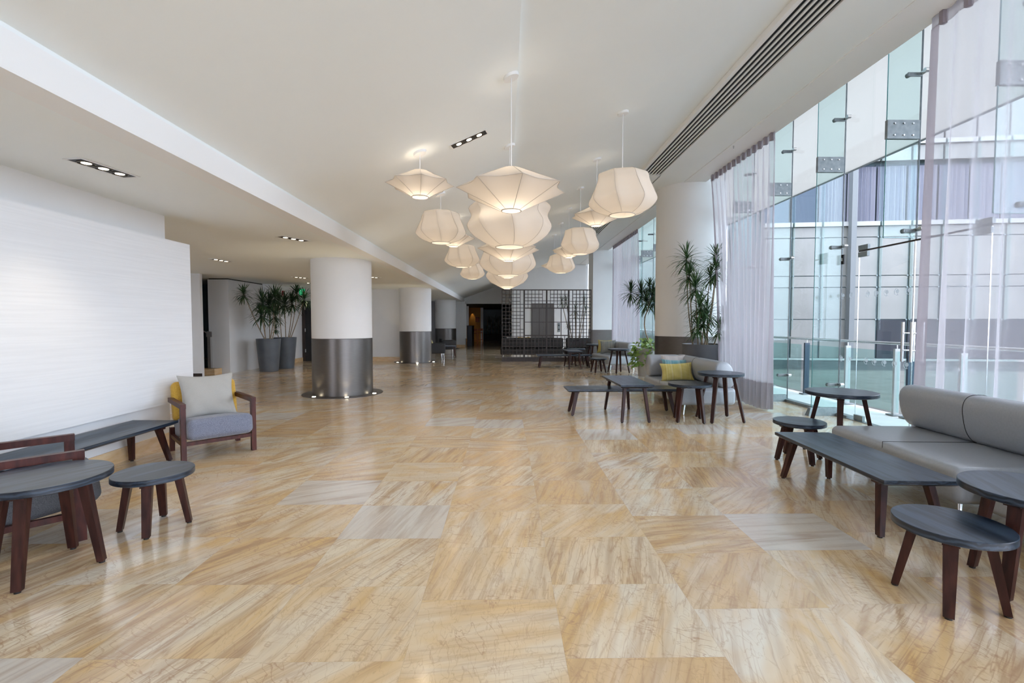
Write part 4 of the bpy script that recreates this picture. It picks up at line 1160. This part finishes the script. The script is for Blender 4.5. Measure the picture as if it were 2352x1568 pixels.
for (x0, x1, cols, wc, plain) in ((548, 885, (605, 660, 712, 768, 822), (665, 775), 'r'), (885, 1215, (940, 993, 1047, 1103, 1158), (993, 1103), 'l')):
    m = MB()
    for c in cols: bar_v(m, c, 175, 437); bar_v(m, c, 850, 1178)
    for z in (233, 287): bar_h(m, x0 if plain == 'r' else cols[0], x1 if plain == 'l' else cols[-1], z)
    for z in (333, 385): bar_h(m, x0, x1, z)
    bar_h(m, x0, x1, 442, .02); bar_h(m, x0, x1, 853, .02)
    for z in low: bar_h(m, x0, x1, z)
    for c in wc: bar_v(m, c, 442, 853, .014)
    bar_h(m, x0, x1, 653, .012)
    m.build('lattice_panel', M_DKWOOD, t, smooth=False)
m = MB()
for c in (1275, 1330, 1383, 1437, 1490): bar_v(m, c, 175, 1178, .013)
for z in rows + low: bar_h(m, 1215 if z > 320 else 1275, 1550, z)
m.build('lattice_panel', M_DKWOOD, t, smooth=False)

# ================================================================= PLANTS
def blade(m, o, az, el, ln, wd, droop, nseg=5):
    """one long leaf starting at o"""
    p = Vector(o); d = Vector((math.cos(az) * math.cos(el), math.sin(az) * math.cos(el), math.sin(el)))
    side = Vector((-math.sin(az), math.cos(az), 0)); L_, R_, C_ = [], [], []
    for k in range(nseg + 1):
        f = k / nseg; wdt = wd * (.55 + 1.1 * f) * (1 - f) ** .6 if f < 1 else 0
        nrm = d.cross(side)
        L_.append(p + side * wdt + nrm * wdt * .25); R_.append(p - side * wdt + nrm * wdt * .25); C_.append(p.copy())
        p = p + d * (ln / nseg)
        d = (d + Vector((0, 0, -droop * (f + .35) / nseg * 3))).normalized()
    vs = []
    for a, b_, c in zip(L_, C_, R_): vs += [a, b_, c]
    fs = []
    for k in range(nseg): fs += [(3 * k, 3 * k + 1, 3 * k + 4, 3 * k + 3), (3 * k + 1, 3 * k + 2, 3 * k + 5, 3 * k + 4)]
    m.add(vs, fs)
def crown(par, o, ln, n, rnd, mat, wd=.011, zmax=99):
    m = MB()
    for k in range(n):
        u = k / n
        el = A(82) - A(125) * u ** .8 + rnd.uniform(-.15, .15)
        az = k * 2.39996 + rnd.uniform(-.25, .25)
        hh = -.14 * u
        blade(m, Vector(o) + Vector((0, 0, hh + .02)), az, el, ln * rnd.uniform(.75, 1.1) * (.8 + .2 * u), wd, rnd.uniform(.2, .5))
    m.v = [(p[0], p[1], p[2] if p[2] < zmax else zmax - .2 * (p[2] - zmax) * .1) for p in m.v]
    m.build('leaf_crown', mat, par, angle=180)
def trunk(par, a, b_, bow, r=.014, n=10):
    a, b_ = Vector(a), Vector(b_); pts = []
    for k in range(n + 1):
        f = k / n; p = a.lerp(b_, f) + Vector(bow) * math.sin(PI * f)
        pts.append(p)
    MB().tube(pts, [r * (1.15 - .45 * k / n) for k in range(n + 1)], 8).build('trunk', M_TRUNK, par)
def pot_lathe(par, rb, rt, h, mat, n=48, saucer=False, lip=.015):
    MB().lathe([(rb * .96, 0), (rb, .01), (rt, h - .01), (rt, h), (rt - lip, h), (rt - lip - .01, h - .06)], n).build('pot', mat, par)
    MB().lathe([(rt - lip - .012, h - .05), (rt - lip - .012, h - .045)], n).build('soil', M_SOIL, par)
    if saucer: MB().lathe([(rb + .035, 0), (rb + .05, .03), (rb + .02, .03), (rb + .01, .012)], n).build('saucer', mat, par)
def dracaena(name, loc, rb, rt, h, heads, label, mat, leaf, seed, ln=.40, nl=46, saucer=False, wd=.011, r=.014, group='potted dracaenas', zmax=99):
    rnd = random.Random(seed); x, y = loc
    t = thing(name, label, 'potted plant', (x, y, 0), 0, group)
    pot_lathe(t, rb, rt, h, mat, saucer=saucer)
    for i, hd in enumerate(heads):
        (hx, hy, hz), bow, base = hd[:3]; s = hd[3] if len(hd) > 3 else 1.0
        top = (hx - x, hy - y, hz)
        trunk(t, (base[0], base[1], h - .06), top, bow, r)
        crown(t, top, ln * s, int(nl * s ** .5), rnd, leaf, wd, zmax=zmax)
    return t
def H(u, v, Y, bow=(0, 0, 0), base=(0, 0), s=1.0):
    p = atY(u, v, Y); return ((p.x, p.y, p.z), bow, base, s)
ax, ay = -7.30, 14.75
dracaena('potted_dracaena', (ax, ay), .265, .35, 1.01,
         [H(559, 672, 13.95, (-.02, 0, .0), (-.1, 0), .7), H(603, 692, 14.4, (0, 0, 0), (-.1, .02)), H(600, 720, 14.4, (0, 0, 0), (-.05, -.05), .95), H(631, 680, 14.7, (.03, 0, 0), (.05, 0)),
          H(618, 697, 14.8, (0, 0, 0), (0, .08), 1.1), H(632, 722, 14.8, (.03, 0, 0), (.1, 0), .8)],
         'dracaena in a tapered slate planter, left one of the pair by the white wall', M_POT, M_LEAF, 11, ln=.54, nl=84, wd=.021, zmax=2.76)
bx_, by_ = -7.25, 15.75
dracaena('potted_dracaena', (bx_, by_), .26, .35, 1.02,
         [H(640, 688, 15.9, (0, 0, 0), (-.12, 0)), H(654, 696, 15.8, (0, 0, 0), (0, .05)), H(671, 693, 15.9, (.02, 0, 0), (.1, 0)), H(681, 672, 15.8, (.04, 0, 0), (.12, .03), .8),
          H(699, 684, 15.8, (.02, 0, 0), (.17, 0), .85), H(633, 752, 15.6, (0, 0, 0), (-.2, 0), .35)],
         'dracaena in a slate planter nearest the exit sign', M_POT, M_LEAF, 12, ln=.54, nl=84, wd=.021, zmax=2.76)
# saucers under the pair are part of the pots' base rims
# big planter by the round column
dracaena('potted_dracaena', (4.23, 10.06), .36, .43, 1.05,
         [H(1577, 590, 9.85, (-.04, 0, 0), (-.22, 0), 1.0), H(1583, 628, 9.90, (.0, 0, 0), (-.2, .05), .95), H(1597, 657, 9.75, (0, 0, 0), (-.15, -.1), 1.1), H(1608, 700, 9.75, (.0, 0, 0), (-.1, -.15), 1.0), H(1615, 735, 9.80, (0, 0, 0), (0, -.2), 1.0),
          H(1645, 588, 10.00, (.06, 0, 0), (.05, .05), .9), H(1645, 618, 9.95, (.02, 0, 0), (.02, 0), 1.0), H(1632, 632, 10.05, (0, 0, 0), (0, .1), .7), H(1624, 715, 9.85, (0, 0, 0), (.05, -.1), .9), H(1652, 752, 9.75, (0, 0, 0), (.18, -.1), .7), H(1664, 722, 9.85, (0, 0, 0), (.22, 0), .8), H(1603, 748, 9.70, (0, 0, 0), (-.1, -.25), .8)],
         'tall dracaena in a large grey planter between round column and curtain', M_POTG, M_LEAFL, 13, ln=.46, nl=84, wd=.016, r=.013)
# pothos with a single bent dracaena behind the column
def heart_leaf(m, p, d, nrm, s):
    d = d.normalized(); sd_ = d.cross(nrm).normalized(); n2 = sd_.cross(d)
    out = [(0, 0), (.25, -.12), (.48, -.05), (.5, .25), (.35, .6), (0, 1.05), (-.35, .6), (-.5, .25), (-.48, -.05), (-.25, -.12)]
    vs = [p + sd_ * a * s + d * b_ * s + n2 * (abs(a) * .25 * s) for a, b_ in out] + [p + d * .3 * s]
    m.add(vs, [(10, i, (i + 1) % 10) for i in range(10)])
ppx, ppy = 4.02, 13.35
t = thing('potted_pothos', 'bushy light green pothos with one bent dracaena stem, behind the middle sofa', 'potted plant', (ppx, ppy, 0))
MB().lathe([(.24, 0), (.31, .78), (.30, .78), (.28, .7)], 40).build('pot', M_POTW, t)
MB().lathe([(.285, .72), (.285, .725)], 40).build('soil', M_SOIL, t)
rnd = random.Random(5)
def pth(t_, pts, r_): MB().tube(pts, r_, 8).build('trunk', M_TRUNK, t_)
pp = [atY(u, v, 13.2) - Vector((ppx, ppy, 0)) for u, v in ((1497, 800), (1491, 785), (1483, 765), (1480, 745), (1482, 725), (1488, 712), (1490, 700))]
pth(t, pp, [.02, .019, .018, .017, .016, .015, .014])
for (u, v, s) in ((1449, 668, .9), (1473, 672, 1.1), (1484, 690, 1.1), (1500, 675, 1.1), (1502, 690, 1.2), (1492, 655, .7)):
    p = atY(u, v, 13.2 + rnd.uniform(-.1, .1)) - Vector((ppx, ppy, 0))
    MB().tube([pp[-1], (pp[-1] + p) / 2 + Vector((0, 0, .03)), p], .009, 6).build('trunk', M_TRUNK, t)
    crown(t, p, .52 * s, 64, rnd, M_LEAF, .019)
m = MB()
for k in range(210):
    a = rnd.uniform(0, 2 * PI); rr_ = rnd.uniform(.0, .42); hang = rnd.random()
    zz = .86 + rnd.uniform(-.1, .22) * (1 - rr_) if hang < .5 else rnd.uniform(.25, .85)
    if hang >= .5: rr_ = rnd.uniform(.30, .46); a = rnd.uniform(A(120), A(300))
    if hang < .5: rr_ *= .95
    p = Vector((rr_ * math.cos(a), rr_ * math.sin(a), zz))
    d = Vector((math.cos(a), math.sin(a), rnd.uniform(-1.2, .1)))
    heart_leaf(m, p, d, Vector((rnd.uniform(-.4, .4), rnd.uniform(-.8, 0), 1)), rnd.uniform(.07, .12))
m.build('pothos_foliage', M_POTHOS, t, angle=180)
# behind the screen
dracaena('potted_dracaena', (3.35, 22.4), .30, .36, .55,
         [H(1290, 692, 22.3, (0, 0, 0), (-.2, 0), 1.0), H(1300, 690, 22.2, (0, 0, 0), (-.15, 0), 1.0), H(1321, 722, 22.3, (0, 0, 0), (0, 0), .9), H(1342, 690, 22.4, (0, 0, 0), (.1, 0), 1.1), H(1322, 708, 22.2, (0, 0, 0), (0, .05), 1.0), H(1306, 745, 22.2, (0, 0, 0), (-.1, 0), .7), H(1345, 712, 22.5, (0, 0, 0), (.15, 0), .8)],
         'dracaena in a dark pot behind the lattice screen', M_POT, M_LEAF, 14, ln=.5, nl=40, wd=.014, r=.02)

# ================================================================= LEFT RECESS DETAILS
# stair newel, steps, handrail
t = thing('stair', 'stone stair with steel newel in the narrow opening at the left', 'stair', (-8.95, 13.6, 0))
for k in range(6): MB().box(-.55 - .3 * k - .3, .60 if k == 0 else .25 - .3 * k, .12, .48, .17 * k, .17 * (k + 1)).build('step', M_STONE, t, smooth=False)
t = thing('stair_newel', 'steel stair newel post with glass clamp beside the stone step', 'newel', (-8.58, 13.9, .171))
MB().box(-.045, .045, -.04, .04, 0, 1.08).build('post', M_STEEL, t, smooth=False)
MB().box(-.06, .10, -.055, -.04, .92, 1.06).build('clamp', M_STEEL, t, smooth=False)
MB().tube([(-.04, 0, 1.02), (-1.6, 0, 1.75)], .02, 10).build('handrail', M_STEEL, t)
MB().tube([(-.04, 0, .25), (-1.6, 0, 1.0)], .015, 10).build('lower_rail', M_DKWOOD, t)
# dark door with exit sign
t = bpy.data.objects.new('door_3', None); COL.objects.link(t); t.location = (-8.02, 18.62, 0); t['kind'] = 'structure'
MB().box(0, .24, -.03, .02, 0, 2.35).build('door_leaf', M_DKWOOD, t, smooth=False)
MB().box(.24, .80, .0, .05, 0, 2.35).build('door_frame', M_BLACK, t, smooth=False)
for z in (.35, 1.15, 2.0): MB().box(.235, .27, -.05, -.03, z, z + .13).build('hinge', M_STEEL, t, smooth=False)
p = atY(694, 669, 17.6)
t = thing('exit_sign', 'green illuminated exit sign above the dark door', 'exit sign', (p.x, 17.6, 2.5))
MB().rbox((0, 0, .125), (.21, .04, .25), .015, 3).build('sign_case', M_WPLAST, t)
MB().box(-.10, .10, -.024, -.02, .01, .24).build('green_face', emit_mat('exit_green', (.01, .32, .12), .7), t, smooth=False)
q = MB(); q.box(-.045, -.035, -.027, -.024, .05, .2); q.box(.035, .045, -.027, -.024, .05, .2); q.box(-.045, .045, -.027, -.024, .19, .2)
q.build('door_symbol', emit_mat('exit_symbol', (.25, .7, .4), .8), t, smooth=False)
MB().tube([(0, 0, .25), (0, 0, .30)], .012, 8).build('mount', M_WPLAST, t)
p = atY(649, 667, 16.3)
t = thing('fire_alarm', 'small red fire alarm strobe on the white wall near the exit sign', 'fire alarm', (-7.88, 17.0, 2.55))
MB().box(0, .04, -.07, .07, -.08, .08).build('case', principled('alarm_red', (.35, .02, .03), .4), t, smooth=False)
MB().box(.04, .07, -.03, .03, -.05, .05).build('strobe', M_WPLAST, t, smooth=False)
# lobby beyond
t = thing('bar_counter', 'dark bar counter at the lobby opening beside the far pier', 'counter', (-2.12, 30.9, 0))
MB().box(-.32, .0, -.4, 1.6, 0, 1.28).build('counter_body', principled('navy_black', (.008, .012, .025), .4), t, smooth=False)
MB().box(-.34, .02, -.42, 1.62, 1.28, 1.32).build('counter_top', M_BLACK, t, smooth=False)
M_ORW = principled('orange_wood', (.45, .13, .04), .4)
def stool(x, y, label):
    t = thing('bar_stool', label, 'bar stool', (x, y, 0), 0, 'bar stools')
    MB().rbox((0, 0, .77), (.36, .36, .05), .02, 3).build('seat', M_ORW, t)
    for a in (-1, 1):
        for b_ in (-1, 1): leg_mb(a * .14, b_ * .14, a * .17, b_ * .17, .76, .035, .028, 0).build('leg', M_ORW, t, smooth=False)
    MB().box(-.16, .16, -.165, -.145, .25, .28).box(-.16, .16, .145, .165, .25, .28).build('footrest', M_ORW, t, smooth=False)
    MB().rbox((0, .17, 1.0), (.34, .03, .16), .012, 2).box(-.15, -.12, .15, .18, .78, .95).box(.12, .15, .15, .18, .78, .95).build('backrest', M_ORW, t)
stool(-2.12, 33.2, 'orange wooden bar stool closest to the dark bar counter')
stool(-1.80, 34.6, 'orange wooden bar stool farthest from the bar counter, near the white jamb')
t = thing('wall_picture', 'small red framed picture on the amber wall in the lobby', 'picture', (-2.2, 37.98, 1.75))
MB().box(-.16, .16, -.03, 0, -.2, .2).build('frame', M_DKWOOD, t, smooth=False)
MB().box(-.13, .13, -.035, -.03, -.17, .17).build('canvas', principled('red_print', (.35, .07, .03), .6), t, smooth=False)
d = bpy.data.lights.new('bar_light', 'SPOT'); d.energy = 10; d.color = (1, .7, .3); d.spot_size = .7
lo = bpy.data.objects.new('bar_light', d); COL.objects.link(lo); lo.location = (-2.6, 37.85, 2.65)
t = thing('lobby_planter', 'dark leafy plants in a long black planter in the shaded lobby', 'planter', (-.85, 40.2, 0))
MB().box(-.85, .75, -.3, .3, 0, .55).build('trough', M_BLACK, t, smooth=False)
m = MB(); rnd = random.Random(3)
for k in range(160):
    o_ = Vector((rnd.uniform(-.75, .65), rnd.uniform(-.25, .25), rnd.uniform(.5, 2.0)))
    blade(m, o_, rnd.uniform(0, 2 * PI), rnd.uniform(-.4, 1.3), rnd.uniform(.25, .5), .03, .4)
m.build('foliage', M_LEAF, t, angle=180)
for k in range(5): MB().tube([(-.6 + .3 * k, 0, .5), (-.65 + .32 * k, .02, 1.8)], .012, 6).build('stem', M_TRUNK, t)
